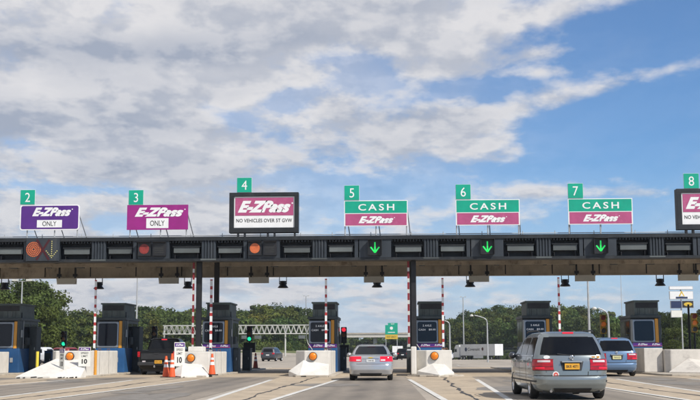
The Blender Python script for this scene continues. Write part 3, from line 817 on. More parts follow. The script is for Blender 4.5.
# ------------------------------------------------------------------ crash barriers with flashing beacon
def barrier(i, label, xr, yf, yb, h, nose, mt='white_conc', chamfer=.45, xl=-.85):
    t = thing('crash_barrier', label, 'barrier', (ISL[i], 54.3, .0), 0, 'crash barriers at the island ends')
    mb = MB()
    mb.prism([(xl, yf + chamfer * .9), (xl + chamfer, yf), (xr, yf), (xr, yb), (xl, yb)], .0, h, mt)
    mb.build('block', t, bevel=.035)
    if mt == 'white_conc':
        mb = MB()
        for yy in (yf + 1.9, yf + 3.7): mb.box(xr - .01, xr + .004, yy, yy + .025, .13, h - .04, 'seam'); mb.box(xl + .2, xr + .003, yy, yy + .025, h - .01, h + .003, 'seam')
        mb.build('joint', t)
        for yy in (yf + .9, yf + 2.8, yf + 4.6):
            mb = MB(); mb.tube([(xr - .3, yy, h), (xr - .3, yy, h + .09), (xr - .18, yy, h + .09), (xr - .18, yy, h)], .015, 'rust', 6); mb.build('lifting_eye', t)
    mb = MB()
    TL, TR, BL, BF, BR = nose
    yk = yf + .2
    vs = [TL, TR, BR, BF, BL, (TL[0], yk, TL[2]), (TR[0], yk, TR[2]), (BR[0], yk, 0), (BL[0], yk + chamfer, 0)]
    vs += [(p[0], p[1], 0.0) for p in (BR, BF, BL)]    # 9,10,11 feet of the plinth
    mb.raw(vs, [(0, 1, 3), (1, 2, 3), (0, 3, 4), (5, 6, 1, 0), (6, 7, 9, 2, 1), (8, 5, 0, 4, 11), (3, 2, 9, 10), (4, 3, 10, 11)], mt)
    mb.build('ramped_nose', t)
    return t
def scrapes(t, x0, x1, y, zmax=.13):
    mb = MB(); x = x0
    while x < x1:
        l = random.uniform(.08, .35); h0 = random.uniform(.0, .05); h1 = random.uniform(.07, zmax)
        if random.random() < .8: mb.poly([(x, y, h0), (x + l, y, h0 + random.uniform(-.0, .03)), (x + l * .9, y, h1), (x + l * .1, y, h1 - .02)], 'rubber')
        x += l + random.uniform(.0, .12)
    mb.build('tyre_scuffs', t)
def beacon(t, x, z, y):
    mb = MB(); mb.lathe([(0, -.11), (.10, -.10), (.165, -.05), (.175, 0), (.15, .02)], (x, y - .1, z), 'amber', 18, 'y')
    mb.lathe([(.175, 0), (.20, .0), (.20, .1), (.14, .1)], (x, y - .1, z), 'black', 18, 'y')
    mb.build('beacon', t)
t = barrier(2, 'white crash barrier with a long ramp beside the speed limit 10 signs', .82, 0, 5.6, 1.28,
            [(-.8, 0, .90), (.82, 0, .84), (-1.9, -2.4, .12), (-.3, -2.5, .10), (.90, -1.7, .10)], xl=-1.0, chamfer=.2)
beacon(t, -.10, 1.02, 0); scrapes(t, -1.85, -.35, -2.52); scrapes(t, -.2, .85, -2.3)
t = barrier(3, 'white crash barrier with rounded mound between three traffic cones', .82, 0, 5.6, 1.22,
            [(-.45, 0, .72), (.45, 0, .60), (-1.0, -.6, .12), (-.2, -1.7, .10), (.95, -.9, .12)])
beacon(t, -.05, .92, 0)
scrapes(t, -.5, .3, -1.72, .10); mb = MB(); mb.box(-.35, .35, .8, 1.8, 1.22, 1.46, 'white_conc'); mb.build('cap_block', t, bevel=.03)
t = barrier(4, 'white crash barrier left of the silver sedan', .78, 0, 5.4, 1.25,
            [(-.45, 0, .80), (.76, 0, .60), (-1.12, -.35, .30), (-.55, -1.0, .08), (.80, -1.15, .08)])
beacon(t, .0, .98, 0); scrapes(t, -.5, .78, -1.17, .11)
t = barrier(5, 'white crash barrier by the black column with striped arm', .80, 0, 5.2, 1.25,
            [(-.15, 0, .62), (.45, 0, .58), (-.85, -.2, .28), (.15, -1.5, .12), (.86, -.6, .22)])
beacon(t, -.02, .98, 0)
mb = MB(); mb.box(-1.12, -.87, -.25, .7, .12, 1.42, 'white_conc'); mb.build('side_post', t, bevel=.04)
mb = MB(); mb.prism([(-1.30, -.2), (.1, -1.75), (1.32, -.55), (1.30, .2), (-1.3, .4)], .0, .10, 'kerb'); mb.build('plinth', t, bevel=.02)
t = barrier(6, 'white crash barrier hidden behind the grey green minivan', .80, 0, 5.2, 1.25,
            [(-.15, 0, .62), (.45, 0, .58), (-.85, -.2, .28), (.15, -1.5, .12), (.86, -.6, .22)])
beacon(t, -.02, .98, 0)
t = barrier(7, 'grey unpainted concrete barrier at the right edge beyond blue minivan', 3.1, 3.2, 6.4, 1.25,
            [(1.1, 3.2, .80), (1.9, 3.2, .70), (.0, 2.6, .16), (1.6, 1.6, .14), (2.5, 2.2, .14)], 'pale_conc', .25, .0)
mb = MB(); mb.box(-.95, -.02, 3.7, 6.4, .12, 1.32, 'pale_conc'); mb.build('side_block', t, bevel=.03)
mb = MB(); mb.box(.0, 3.4, 2.8, 9.0, -.02, .12, 'kerb'); mb.build('footing', t)
t = thing('crash_barrier', 'short white concrete block at the left edge before blue booth', 'barrier', (ISL[1], 58.6, .12), 0, 'crash barriers at the island ends')
mb = MB(); mb.box(-.9, .62, 0, 1.8, 0, 1.12, 'white_conc'); mb.build('block', t, bevel=.03)

# ------------------------------------------------------------------ gate arms
def gate(px_, Y, z1, label, shaded=False, w=.055, base=True, x=None):
    x = at(px_, 320, Y)[0] if x is None else x
    t = thing('barrier_arm', label, 'barrier arm', (x, Y, .12), 0, 'raised red and white gate arms')
    mb = MB(); n = int(z1 / .30); lo = 1.25
    st = .17 if not shaded else .36
    z = lo; q = 0
    while z < z1:
        zz = min(z + (st if q % 2 else (.30 if not shaded else .20)), z1); mb.box(-w, w, -.03, .03, z, zz, ('white' if q % 2 == 0 else 'red') if not shaded else ('truss' if q % 2 == 0 else 'red_shaded')); z = zz; q += 1  # column-side arms: darker red and greyer white carry painted shadow
    mb.build('arm', t)
    mb = MB(); mb.box(-.13, .13, -.1, .22, 0, 1.12, 'cab_dark'); mb.build('gate_housing', t, bevel=.01)
    mb = MB(); mb.cyl((-.1, 0, 1.1), (.1, 0, 1.1), .10, .10, 'steel', 12); mb.box(-.05, .05, -.04, .04, 1.1, 1.3, 'black'); mb.build('pivot', t)
    return t
gate(95, 60.3, 4.9, 'raised striped arm at the barrier with long ramp')
gate(211, 60.3, 4.9, 'raised striped arm right of the column pair by lane 3', w=.065)
gate(326, 60.3, 4.9, 'raised striped arm in front of booth left of silver sedan')
gate(443, 60.3, 4.9, 'raised striped arm right of the booth with black column')
gate(559.5, 60.3, 4.9, 'raised striped arm above the roof of the grey green minivan')
gate(193, 59.0, 5.7, 'tall shade-darkened red striped arm touching the left column by lane 3', shaded=True, w=.05)
gate(408.8, 59.0, 5.7, 'tall shade-darkened red striped arm touching the column right of sedan', shaded=True, w=.055)

# ------------------------------------------------------------------ traffic signals
def signal(px_, py_top, Y, label, lit, yellow=False, h=.95):
    x, z = at(px_, py_top, Y)
    t = thing('traffic_signal', label, 'traffic signal', (x, Y, .0), 0, 'traffic signals behind the booths')
    body = 'yellow' if yellow else 'black'; w = .17
    mb = MB(); mb.box(-w, w, -.02, .16, z - h, z, 'black' if not yellow else 'yellow'); mb.build('housing', t, bevel=.03)
    r = h / 3 * .38
    for q, (on, col) in enumerate((('r', 'lit_red'), ('a', 'amber'), ('g', 'lit_green'))):
        zc = z - h * (q + .5) / 3; m2 = MB()
        off = {'r': 'dark_red', 'a': 'dim_amber', 'g': 'dead_lens'}[on] if not yellow else {'r': 'dull_red', 'a': 'amber', 'g': 'dead_lens'}[on]
        mt = col if on in lit else off
        m2.disc(0, -.03, zc, r, mt, 16); lens = m2.build('lens', t)
        m3 = MB()
        arc = [R(a) for a in range(-20, 201, 20)]
        for a, b in zip(arc[:-1], arc[1:]):
            p = [(r * 1.12 * math.cos(a), -.02, zc + r * 1.12 * math.sin(a)), (r * 1.12 * math.cos(b), -.02, zc + r * 1.12 * math.sin(b)), (r * 1.12 * math.cos(b), -.24, zc + r * 1.05 * math.sin(b)), (r * 1.12 * math.cos(a), -.24, zc + r * 1.05 * math.sin(a))]
            m3.poly(p, body)
        m3.build('visor', lens)
    mb = MB(); mb.cyl((0, .08, 0), (0, .08, z - h), .055, .055, 'black', 8); mb.build('pole', t)
    return t, z
signal(64, 331, 71, 'small traffic signal showing green beside the speed limit signs', 'g')
signal(154.5, 326, 71, 'black traffic signal above the roof of the black pickup', '')
t, z = signal(249.5, 326, 71, 'traffic signal lit green above a black box', 'g')
mb = MB(); mb.box(-.36, .36, -.03, .22, z - 1.62, z - 1.02, 'black'); mb.build('control_box', t, bevel=.01)
t, z = signal(343.8, 327, 68, 'traffic signal lit red beside silver sedan', 'r')
mb = MB(); mb.box(-.32, .30, -.03, .22, z - 1.75, z - 1.05, 'black'); mb.build('control_box', t, bevel=.01)
signal(603, 314.5, 66, 'yellow traffic signal on a post left of the right booth', '', True, 1.1)
signal(694, 313, 66, 'yellow traffic signal against trees at the right edge', '', True, 1.1)

# ------------------------------------------------------------------ cones, posts, small signs
def cone(px_, Y, z, label, mt='cone', group='orange traffic cones by the barriers', h=1.0, x=None):
    x = at(px_, 370, Y)[0]
    t = thing('traffic_cone', label, 'traffic cone', (x, Y, z), random.uniform(0, 1), group)
    mb = MB(); mb.box(-.21, .21, -.21, .21, 0, .05, 'rubber'); mb.build('base', t, bevel=.01)
    mb = MB()
    pr = [(.165, .05), (.045, h)]
    R_ = lambda zz: .165 + (.045 - .165) * (zz - .05) / (h - .05)
    for za, zb_, mm in ((.05, .48, mt), (.48, .62, 'white'), (.62, .72, mt), (.72, .82, 'white'), (.82, h, mt)):
        mb.cyl((0, 0, za), (0, 0, zb_), R_(za), R_(zb_), mm, 16, caps=zb_ == h)
    mb.build('cone_body', t)
cone(166, 53.2, .02, 'left one of two touching orange cones behind black pickup')
cone(172, 52.8, .02, 'right one of two touching orange cones, tall with black base', h=1.12)
cone(212, 53.6, .12, 'lone orange cone at the right end of the mound')
cone(255.5, 74, .12, 'dark worn cone standing beside the green traffic signal post', 'cone_dark')
t = thing('traffic_cone', 'dark red and white delineator by green traffic signal', 'delineator', (at(248, 360, 72)[0], 72, .12), 0)
mb = MB(); mb.cyl((0, 0, 0), (0, 0, .06), .24, .24, 'rubber', 12); mb.build('base', t)
mb = MB()
for za, zb_, mm in ((.06, .3, 'cone_dark'), (.3, .45, 'white'), (.45, .7, 'cone_dark'), (.7, .85, 'white'), (.85, 1.0, 'cone_dark')): mb.cyl((0, 0, za), (0, 0, zb_), .14 - za * .05, .14 - zb_ * .05, mm, 12, caps=zb_ == 1.0)
mb.build('cone_body', t); t.name = 'delineator'

def limit_sign(px_, Y, zc, w, h, rot, label):
    x = at(px_, 360, Y)[0]
    t = thing('speed_limit_sign', label, 'speed limit sign', (x, Y, zc), rot, 'speed limit signs on the ramps')
    mb = MB(); mb.box(-w / 2, w / 2, -.01, .01, -h / 2, h / 2, 'cream')
    mb.box(-w / 2 + .02, w / 2 - .02, -.014, -.01, h * .31, h * .47, 'purple'); mb.text('E-ZPass', 0, h * .39, -.018, w * .7, h * .09, 'white', .03, .4)
    mb.text('SPEED', 0, h * .19, -.014, w * .62, h * .10, 'ink', .006); mb.text('LIMIT', 0, h * .03, -.014, w * .52, h * .10, 'ink', .006)
    mb.text('10', 0, -h * .24, -.014, w * .46, h * .25, 'ink', .040)
    mb.build('panel', t)
    mb = MB(); mb.box(-.03, .03, .01, .05, -zc + .3, h * .45, 'steel'); mb.build('post', t)
limit_sign(84.5, 53.4, 1.0, .56, .90, R(4), 'white speed limit 10 sign facing straight on by the orange beacon')
limit_sign(62, 53.0, .90, .52, .95, R(-48), 'white speed limit 10 sign turned aside, left of the orange beacon')
limit_sign(179.5, 54.0, 1.10, .50, 1.12, R(14), 'white speed limit 10 sign between the black pickup and a beacon')

def post(px_, Y, z0, z1, r, mt, label, name='marker_post', bands=None):
    x = at(px_, 360, Y)[0]; mb = MB()
    mb.cyl((0, 0, 0), (0, 0, z1 - z0), r, r, mt, 10)
    if bands:
        for a, b in bands: mb.cyl((0, 0, a), (0, 0, b), r * 1.06, r * 1.06, 'white', 10)
    o = mb.build(name, None, (x, Y, z0)); tag(o, label, 'post'); return o
post(95.5, 55.2, .12, 1.30, .07, 'orange', 'thin orange post on the right side of the long ramped barrier')
post(37.3, 54, 0, 1.25, .07, 'post_yellow', 'thin yellow post at the tip of the long ramp')

# ------------------------------------------------------------------ vehicles
class Shell:
    """car body as a stack of plan outlines: keys (z, rear, front, half width, rear corner radius, front corner radius, rear bow)"""
    def __init__(s, keys, L): s.k = keys; s.L = L
    def par(s, z):
        k = s.k
        if z <= k[0][0]: return k[0][1:]
        for a, b in zip(k[:-1], k[1:]):
            if z <= b[0]:
                t = (z - a[0]) / (b[0] - a[0]); return tuple(a[q] + (b[q] - a[q]) * t for q in range(1, 7))
        return k[-1][1:]
    def pt(s, z, t):
        yr, yf, hw, rr, rf, bow = s.par(z)
        xr = hw - rr; xf = hw - rf; yc = yr + bow * (xr / hw) ** 2; bf = bow * 2; yd = yf - bf * (xf / hw) ** 2
        if t <= 1: x = t * xr; y = yr + bow * (x / hw) ** 2
        elif t <= 2: a = (t - 1) * math.pi / 2; x = xr + rr * math.sin(a); y = yc + rr * (1 - math.cos(a))
        elif t <= 3: x = hw; y = yc + rr + (t - 2) * (yd - rf - yc - rr)
        elif t <= 4: a = (t - 3) * math.pi / 2; x = xf + rf * math.cos(a); y = yd - rf + rf * math.sin(a)
        else: x = (5 - t) * xf; y = yf - bf * (x / hw) ** 2
        L = s.L
        f = max(0, (y - .68 * L) / (.32 * L)); x *= 1 - .10 * f * f
        b = max(0, (.22 * L - y) / (.22 * L)); x *= 1 - .05 * b * b
        return Vector((x, y, z))
    def t_y(s, z, y):
        lo, hi = 2.0, 3.0
        a, b = s.pt(z, 2).y, s.pt(z, 3).y
        return min(3.4, max(1.3, 2 + (y - a) / (b - a)))
    def nrm(s, z, t):
        e = .01; a = s.pt(z, t + e) - s.pt(z, t - e); b = s.pt(z + e, t) - s.pt(z - e, t)
        n = a.cross(b); return n.normalized() if n.length > 0 else Vector((1, 0, 0))
    def mesh(s, zs):
        T = [q / 5 for q in range(5)] + [1 + q / 6 for q in range(6)] + [2 + q / 22 for q in range(22)] + [3 + q / 6 for q in range(6)] + [4 + q / 5 for q in range(6)]
        vs, fs = [], []
        n = 0
        for z in zs:
            right = [s.pt(z, t) for t in T]
            ring = right + [Vector((-p.x, p.y, p.z)) for p in right[-2:0:-1]]
            n = len(ring); vs += ring
        for a in range(len(zs) - 1):
            for i in range(n):
                j = (i + 1) % n; fs.append((a * n + i, a * n + j, (a + 1) * n + j, (a + 1) * n + i))
        fs.append(tuple(range(n))[::-1]); fs.append(tuple((len(zs) - 1) * n + i for i in range(n)))
        return vs, fs
    def patch(s, mb, z0, z1, ta, tb, side, off, m, nz=6, nt=8):
        """a skin lying on the body between heights z0..z1 and ring positions ta(z)..tb(z)"""
        ta = ta if callable(ta) else (lambda z, v=ta: v); tb = tb if callable(tb) else (lambda z, v=tb: v)
        vs = []
        for a in range(nz + 1):
            z = z0 + (z1 - z0) * a / nz
            for b in range(nt + 1):
                t = ta(z) + (tb(z) - ta(z)) * b / nt
                sg = 1.0
                if t < 0: sg, t = -1.0, -t
                p = s.pt(z, t); nn = s.nrm(z, max(t, .02)); p = p + nn * off; vs.append((p.x * side * sg, p.y, p.z))
        w = nt + 1
        fs = [(a * w + b, a * w + b + 1, (a + 1) * w + b + 1, (a + 1) * w + b) if side > 0 else (a * w + b, (a + 1) * w + b, (a + 1) * w + b + 1, a * w + b + 1) for a in range(nz) for b in range(nt)]
        mb.raw(vs, fs, m, True)


def zlist(keys, step=.035):
    out = []
    for a, b in zip(keys[:-1], keys[1:]):
        n = max(1, int(round((b[0] - a[0]) / step))); out += [a[0] + (b[0] - a[0]) * q / n for q in range(n)]
    return out + [keys[-1][0]]


def wheel(root, x, y, r, w, side):
    g_ = MB(); prof = [(r * .62, -w * .5), (r * .9, -w * .5), (r, -w * .36), (r, w * .36), (r * .9, w * .5), (r * .62, w * .5)]
    g_.lathe(prof, (0, 0, 0), 'rubber', 28, 'x'); o = g_.build('wheel', root, (x, y, r))
    h = MB(); s = side
    h.lathe([(0, s * w * .36), (r * .16, s * w * .40), (r * .18, s * w * .30), (r * .60, s * w * .28), (r * .64, s * w * .48)], (0, 0, 0), 'chrome', 24, 'x')
    for q in range(5):
        a = 2 * math.pi * q / 5
        tf = Matrix.Rotation(a, 4, 'X')
        h.box(min(s * w * .30, s * w * .42), max(s * w * .30, s * w * .42), -r * .07, r * .07, r * .12, r * .62, 'chrome', tf)
    h.lathe([(r * .2, s * w * .2), (r * .62, s * w * .2)], (0, 0, 0), 'plastic', 24, 'x')
    h.build('rim', o)


def cut_wells(body, ys, r, hw):
    for yy in ys:
        for sx in (-1, 1):
            c = MB(); c.cyl((sx * (hw - .28), yy, r * .98), (sx * (hw + .3), yy, r * .98), r * 1.16, r * 1.16, 'plastic', 36)
            k = c.build('cutter')
            md = body.modifiers.new('cut', 'BOOLEAN'); md.operation = 'DIFFERENCE'; md.solver = 'EXACT'; md.object = k
            dg = bpy.context.evaluated_depsgraph_get(); dg.update()
            me = bpy.data.meshes.new_from_object(body.evaluated_get(dg)); old = body.data
            body.modifiers.clear(); body.data = me; me.name = 'body'
            bpy.data.objects.remove(k); bpy.data.meshes.remove(old)
    me = body.data
    pi_ = None
    for q, mm in enumerate(me.materials):
        if mm and mm.name.startswith('dark_plastic'): pi_ = q
    if pi_ is None: me.materials.append(M['plastic']); pi_ = len(me.materials) - 1
    for p in me.polygons:
        c = p.center
        for yy in ys:
            if abs(math.hypot(c.y - yy, c.z - r * .98) - r * 1.16) < .03 and abs(c.x) < hw - .02 and abs(p.normal.x) < .5: p.material_index = pi_
            if math.hypot(c.y - yy, c.z - r * .98) < r * 1.1 and abs(p.normal.x) > .9 and abs(c.x) < hw - .2: p.material_index = pi_


def vehicle(name, label, cat, loc, rotz, keys, L, paint, wb, r, group=None, detail=True):
    t = thing(name, label, cat, loc, rotz, group)
    sh = Shell(keys, L)
    vs, fs = sh.mesh(zlist(keys))
    mb = MB(); mb.raw(vs, fs, paint, True)
    body = mb.build('body', t)
    hw = max(k[3] for k in keys)
    cut_wells(body, wb, r, hw)
    try: body.data.set_sharp_from_angle(angle=R(38))
    except Exception: pass
    for yy in wb:
        for sx in (-1, 1): wheel(t, sx * (hw - .13), yy, r, .22, sx)
    mb = MB(); mb.box(-hw + .25, hw - .25, .25, L - .4, .17, .30, 'plastic'); mb.box(-hw + .3, hw - .3, wb[0] - .06, wb[0] + .06, r - .08, r + .04, 'plastic')
    mb.build('underbody', t)
    return t, sh


def mirror(t, x, y, z, paint):
    for sx in (-1, 1):
        mb = MB(); mb.lathe([(0, -.10), (.07, -.09), (.10, -.02), (.10, .03), (.06, .10), (0, .12)], (sx * (x + .14), y, z), paint, 12, 'y')
        mb.box(min(sx * (x - .05), sx * (x + .08)), max(sx * (x - .05), sx * (x + .08)), y, y + .05, z - .05, z, 'plastic'); mb.build('wing_mirror', t)


def minivan(label, loc, rotz, paint, plate_m, stickers, sc=(1, 1, 1)):
    keys = [(.20, .18, 4.95, .84, .34, .45, .07), (.27, .07, 5.03, .92, .36, .45, .09), (.40, .01, 5.08, .965, .38, .5, .10), (.53, .0, 5.10, .975, .38, .5, .10), (.59, .02, 5.09, .975, .36, .5, .10),
            (.62, .08, 5.08, .97, .30, .5, .10), (.80, .09, 5.04, .985, .28, .5, .10), (.96, .11, 4.96, .98, .27, .5, .10), (1.04, .13, 4.80, .965, .26, .5, .10), (1.08, .14, 4.05, .95, .26, .4, .10),
            (1.16, .17, 3.95, .93, .25, .35, .10), (1.40, .30, 3.50, .85, .24, .35, .10), (1.60, .43, 3.10, .765, .24, .35, .10), (1.68, .50, 2.95, .71, .24, .35, .10), (1.725, .60, 2.80, .63, .25, .35, .09), (1.752, .80, 2.6, .50, .25, .35, .06)]
    t, sh = vehicle('minivan', label, 'minivan', loc, rotz, keys, 5.1, paint, (1.02, 4.02), .34)
    g_ = MB(); sh.patch(g_, 1.13, 1.615, -1.0, 1.0, 1, .004, 'seam', 8, 16); sh.patch(g_, 1.15, 1.60, -.97, .97, 1, .007, 'carglass', 8, 16); sh.patch(g_, 1.15, 1.60, .97, 1.35, 1, .006, 'carglass', 8, 4)
    sh.patch(g_, 1.15, 1.60, .97, 1.35, -1, .006, 'carglass', 8, 4); rw = g_.build('rear_window', t)
    w = MB(); w.tube([(.05, .155, 1.12), (-.36, .165, 1.17)], .012, 'plastic', 6); w.cyl((.05, .17, 1.12), (.05, .12, 1.12), .03, .03, 'plastic', 8); w.build('wiper', rw)
    for sd in (-1, 1):
        for ya, yb in ((.45, 1.45), (1.55, 2.55), (2.63, 3.35)):
            g_ = MB()
            lean = .9 if yb > 3 else .15
            sh.patch(g_, 1.14, 1.60, lambda z: sh.t_y(z, ya + (z - 1.14) * .25), lambda z: sh.t_y(z, yb - (z - 1.14) * lean + (.28 if yb > 3 else 0)), sd, .006, 'carglass', 6, 8)
            g_.build('side_window', t)
        g_ = MB(); sh.patch(g_, .76, 1.03, .70, 1.95, sd, .015, 'tail', 5, 10); o = g_.build('tail_light', t)
        g_ = MB(); sh.patch(g_, .955, 1.005, .80, 1.45, sd, .022, 'clear', 2, 5); g_.build('reversing_lens', o)
        g_ = MB(); sh.patch(g_, .745, .762, .68, 1.96, sd, .010, 'seam', 1, 8); sh.patch(g_, 1.028, 1.040, .68, 1.96, sd, .010, 'seam', 1, 8); sh.patch(g_, .84, .855, .72, 1.9, sd, .018, 'dark_red', 1, 8); g_.build('lens_trim', o)
        g_ = MB(); sh.patch(g_, .79, .835, 1.05, 1.6, sd, .020, 'brake', 2, 6); g_.build('lamp_insert', o)
        g_ = MB(); sh.patch(g_, 1.10, 1.14, 2.0, 3.2, sd, .01, 'chrome', 1, 12); g_.build('belt_strip', t)
        g_ = MB(); sh.patch(g_, .45, .49, 1.7, 3.0, sd, .012, 'plastic', 1, 12); g_.build('side_moulding', t)
        for yy in (1.50, 2.60, 3.75):
            g_ = MB(); sh.patch(g_, .32, 1.10, lambda z: sh.t_y(z, yy - .01), lambda z: sh.t_y(z, yy + .01), sd, .004, 'seam', 10, 1); g_.build('door_gap', t)
        for yy in (1.7, 2.8):
            x = sh.pt(.98, sh.t_y(.98, yy)).x; g_ = MB(); g_.box(min(sd * x, sd * (x + .035)), max(sd * x, sd * (x + .035)), yy, yy + .2, .96, 1.0, paint); g_.build('door_handle', t)
        g_ = MB(); g_.tube([(sd * .70, .75, 1.745), (sd * .72, 1.0, 1.78), (sd * .72, 2.6, 1.78), (sd * .70, 2.85, 1.74)], .018, 'plastic', 6); g_.build('roof_rail', t)
        g_ = MB(); sh.patch(g_, .62, .84, lambda z: 3.6, lambda z: 4.3, sd, .01, 'clear', 4, 6); g_.build('headlight', t)
        g_ = MB(); sh.patch(g_, .62, .72, lambda z: .62, lambda z: .645, sd, .004, 'seam', 2, 1); sh.patch(g_, .70, 1.12, .985, 1.0, sd, .004, 'seam', 4, 1); g_.build('tailgate_gap', t)
    g_ = MB(); sh.patch(g_, 1.13, 1.62, lambda z: 4.12, lambda z: 5.0, 1, .006, 'carglass', 6, 6); sh.patch(g_, 1.13, 1.62, lambda z: 4.12, lambda z: 5.0, -1, .006, 'carglass', 6, 6); g_.build('windscreen', t)
    g_ = MB(); sh.patch(g_, .603, .626, -1.9, 1.9, 1, .003, 'seam', 1, 16); g_.build('bumper_gap', t)
    g_ = MB(); sh.patch(g_, .74, .98, lambda z: -.36 - (z - .74) * .35, lambda z: .36 + (z - .74) * .35, 1, .004, 'plastic', 4, 8); nw = g_.build('plate_recess', t)
    p = MB(); p.box(-.19, .19, .058, .072, .775, .925, plate_m); p.text('BKR 4071' if plate_m == 'plate_gold' else 'T58 KCD', 0, .85, .055, .30, .07, 'ink', .01); p.build('number_plate', nw)
    g_ = MB(); g_.box(-.26, .26, .045, .085, .955, .99, 'chrome'); g_.build('tailgate_garnish', t)
    g_ = MB(); g_.lathe([(.035, -.01), (.05, -.012), (.06, 0)], (0, .10, 1.075), 'chrome', 14, 'y'); g_.box(-.012, .012, .093, .10, 1.045, 1.105, 'chrome'); g_.build('emblem', t)
    g_ = MB(); g_.box(-.14, .14, .52, .60, 1.695, 1.735, 'brake'); g_.build('high_brake_light', t)
    g_ = MB(); sh.patch(g_, .21, .30, -.9, .9, 1, .008, 'plastic', 3, 10); g_.build('bumper_skirt', t)
    g_ = MB(); g_.cyl((-.55, .10, .22), (-.55, .4, .24), .035, .035, 'chrome', 10); g_.build('exhaust', t)
    if stickers:
        def lay(x, z, rx, rz, m1, name, inner=None):
            s_ = MB(); tt = abs(x) / (sh.par(z)[2] - sh.par(z)[3]); y = sh.pt(z, min(tt, 1.3)).y - .012
            s_.poly([(x + rx * math.cos(2 * math.pi * q / 20), y, z + rz * math.sin(2 * math.pi * q / 20)) for q in range(20)], m1)
            if inner: s_.poly([(x + rx * .72 * math.cos(2 * math.pi * q / 20), y - .003, z + rz * .72 * math.sin(2 * math.pi * q / 20)) for q in range(20)], inner); s_.box(x - rx * .3, x + rx * .3, y - .006, y - .004, z - rz * .1, z + rz * .1, m1)
            s_.build(name, t)
        lay(-.63, 1.085, .085, .05, 'white', 'oval_sticker'); lay(-.42, .64, .085, .085, 'white', 'round_sticker', 'redcoat')
        s_ = MB(); s_.box(.50, .62, .118, .126, 1.06, 1.12, 'cream'); s_.box(.65, .72, .128, .134, 1.06, 1.12, 'orange'); s_.box(.52, .60, .114, .118, 1.075, 1.105, 'orange'); s_.build('small_stickers', t)
    t.scale = sc; mirror(t, .90, 3.55, 1.12, 'darkgrey' if stickers else paint)
    return t
M['redcoat'] = material('sticker_red', (0.60, 0.10, 0.08), 0.5)

minivan('grey green minivan with two rear stickers driving into lane 6', (4.24, 27.8, .040), R(2.0), 'sage', 'plate_gold', True, (.935, .97, .935))
minivan('steel blue minivan waiting at the lane 7 booth', (10.02, 52.5, .040), R(0), 'steelblue', 'plate_pale', False)


def sedan(name, label, loc, rotz, paint, plate_m, lights='brake', group=None, cat='sedan'):
    keys = [(.20, .16, 4.45, .78, .28, .5, .08), (.26, .06, 4.52, .86, .28, .5, .09), (.42, .0, 4.58, .89, .30, .5, .10), (.60, .01, 4.58, .895, .30, .5, .10), (.66, .04, 4.5, .895, .28, .5, .10), (.80, .06, 4.3, .895, .26, .5, .10),
            (.92, .09, 4.0, .88, .24, .5, .10), (.97, .14, 3.7, .87, .24, .5, .09), (1.00, .24, 3.45, .85, .24, .4, .08), (1.03, .62, 3.35, .80, .22, .35, .06), (1.20, .98, 3.0, .74, .2, .35, .06), (1.36, 1.32, 2.55, .64, .2, .3, .05), (1.42, 1.50, 2.4, .57, .2, .3, .05), (1.455, 1.75, 2.15, .45, .2, .3, .03)]
    t, sh = vehicle(name, label, cat, loc, rotz, keys, 4.58, paint, (.95, 3.63), .325, group)
    g_ = MB()
    sh.patch(g_, 1.045, 1.37, -1.25, 0, 1, .006, 'carglass', 8, 8); sh.patch(g_, 1.045, 1.37, 0, 1.25, 1, .006, 'carglass', 8, 8); g_.build('rear_window', t)
    for sd in (-1, 1):
        for ya, yb, ln1, ln0 in ((1.10, 2.05, .1, 1.15), (2.12, 3.2, 1.6, .1)):
            g_ = MB(); sh.patch(g_, 1.05, 1.36, lambda z: sh.t_y(z, ya + (z - 1.05) * ln0), lambda z: sh.t_y(z, yb - (z - 1.05) * ln1), sd, .006, 'carglass', 5, 8); g_.build('side_window', t)
        g_ = MB(); sh.patch(g_, .76, .955, .62, 1.85, sd, .014, 'brake' if lights == 'brake' else 'tail', 5, 10); o = g_.build('tail_light', t)
        g_ = MB(); sh.patch(g_, .78, .84, .66, .95, sd, .02, 'clear', 2, 4); g_.build('reversing_lens', o)
        g_ = MB(); sh.patch(g_, .62, .78, 3.6, 4.3, sd, .01, 'clear', 4, 6); g_.build('headlight', t)
        for yy in (1.25, 2.1, 3.1):
            g_ = MB(); sh.patch(g_, .32, 1.0, lambda z: sh.t_y(z, yy - .01), lambda z: sh.t_y(z, yy + .01), sd, .004, 'seam', 8, 1); g_.build('door_gap', t)
    g_ = MB(); sh.patch(g_, 1.05, 1.38, 4.1, 5.0, 1, .006, 'carglass', 6, 6); sh.patch(g_, 1.05, 1.38, 4.1, 5.0, -1, .006, 'carglass', 6, 6); g_.build('windscreen', t)
    g_ = MB(); sh.patch(g_, .655, .668, -.98, .98, 1, .003, 'seam', 1, 10); g_.build('bumper_gap', t)
    g_ = MB(); g_.box(-.17, .17, .035, .055, .74, .85, plate_m); g_.text('YHM 482', 0, .795, .032, .26, .05, 'ink', .01); g_.build('number_plate', t)
    g_ = MB(); g_.box(-.10, .10, .05, .075, .90, .925, 'gold' if lights == 'brake' else 'chrome'); g_.box(-.03, .03, .045, .05, .885, .94, 'gold' if lights == 'brake' else 'chrome'); g_.build('emblem', t)
    g_ = MB(); sh.patch(g_, .865, .885, -.55, .55, 1, .02, 'chrome', 1, 8); g_.build('boot_strip', t)
    g_ = MB(); sh.patch(g_, .21, .30, -.8, .8, 1, .008, 'plastic', 3, 10); g_.build('bumper_skirt', t)
    g_ = MB(); g_.box(-.16, .16, 1.28, 1.36, 1.34, 1.365, 'dark_red'); g_.build('high_brake_light', t)
    mirror(t, .84, 2.95, 1.02, paint)
    return t
sedan('sedan', 'silver sedan with lit brake lights stopped in cash lane 5', (-1.0, 46.2, .040), 0, 'silver', 'plate_white')


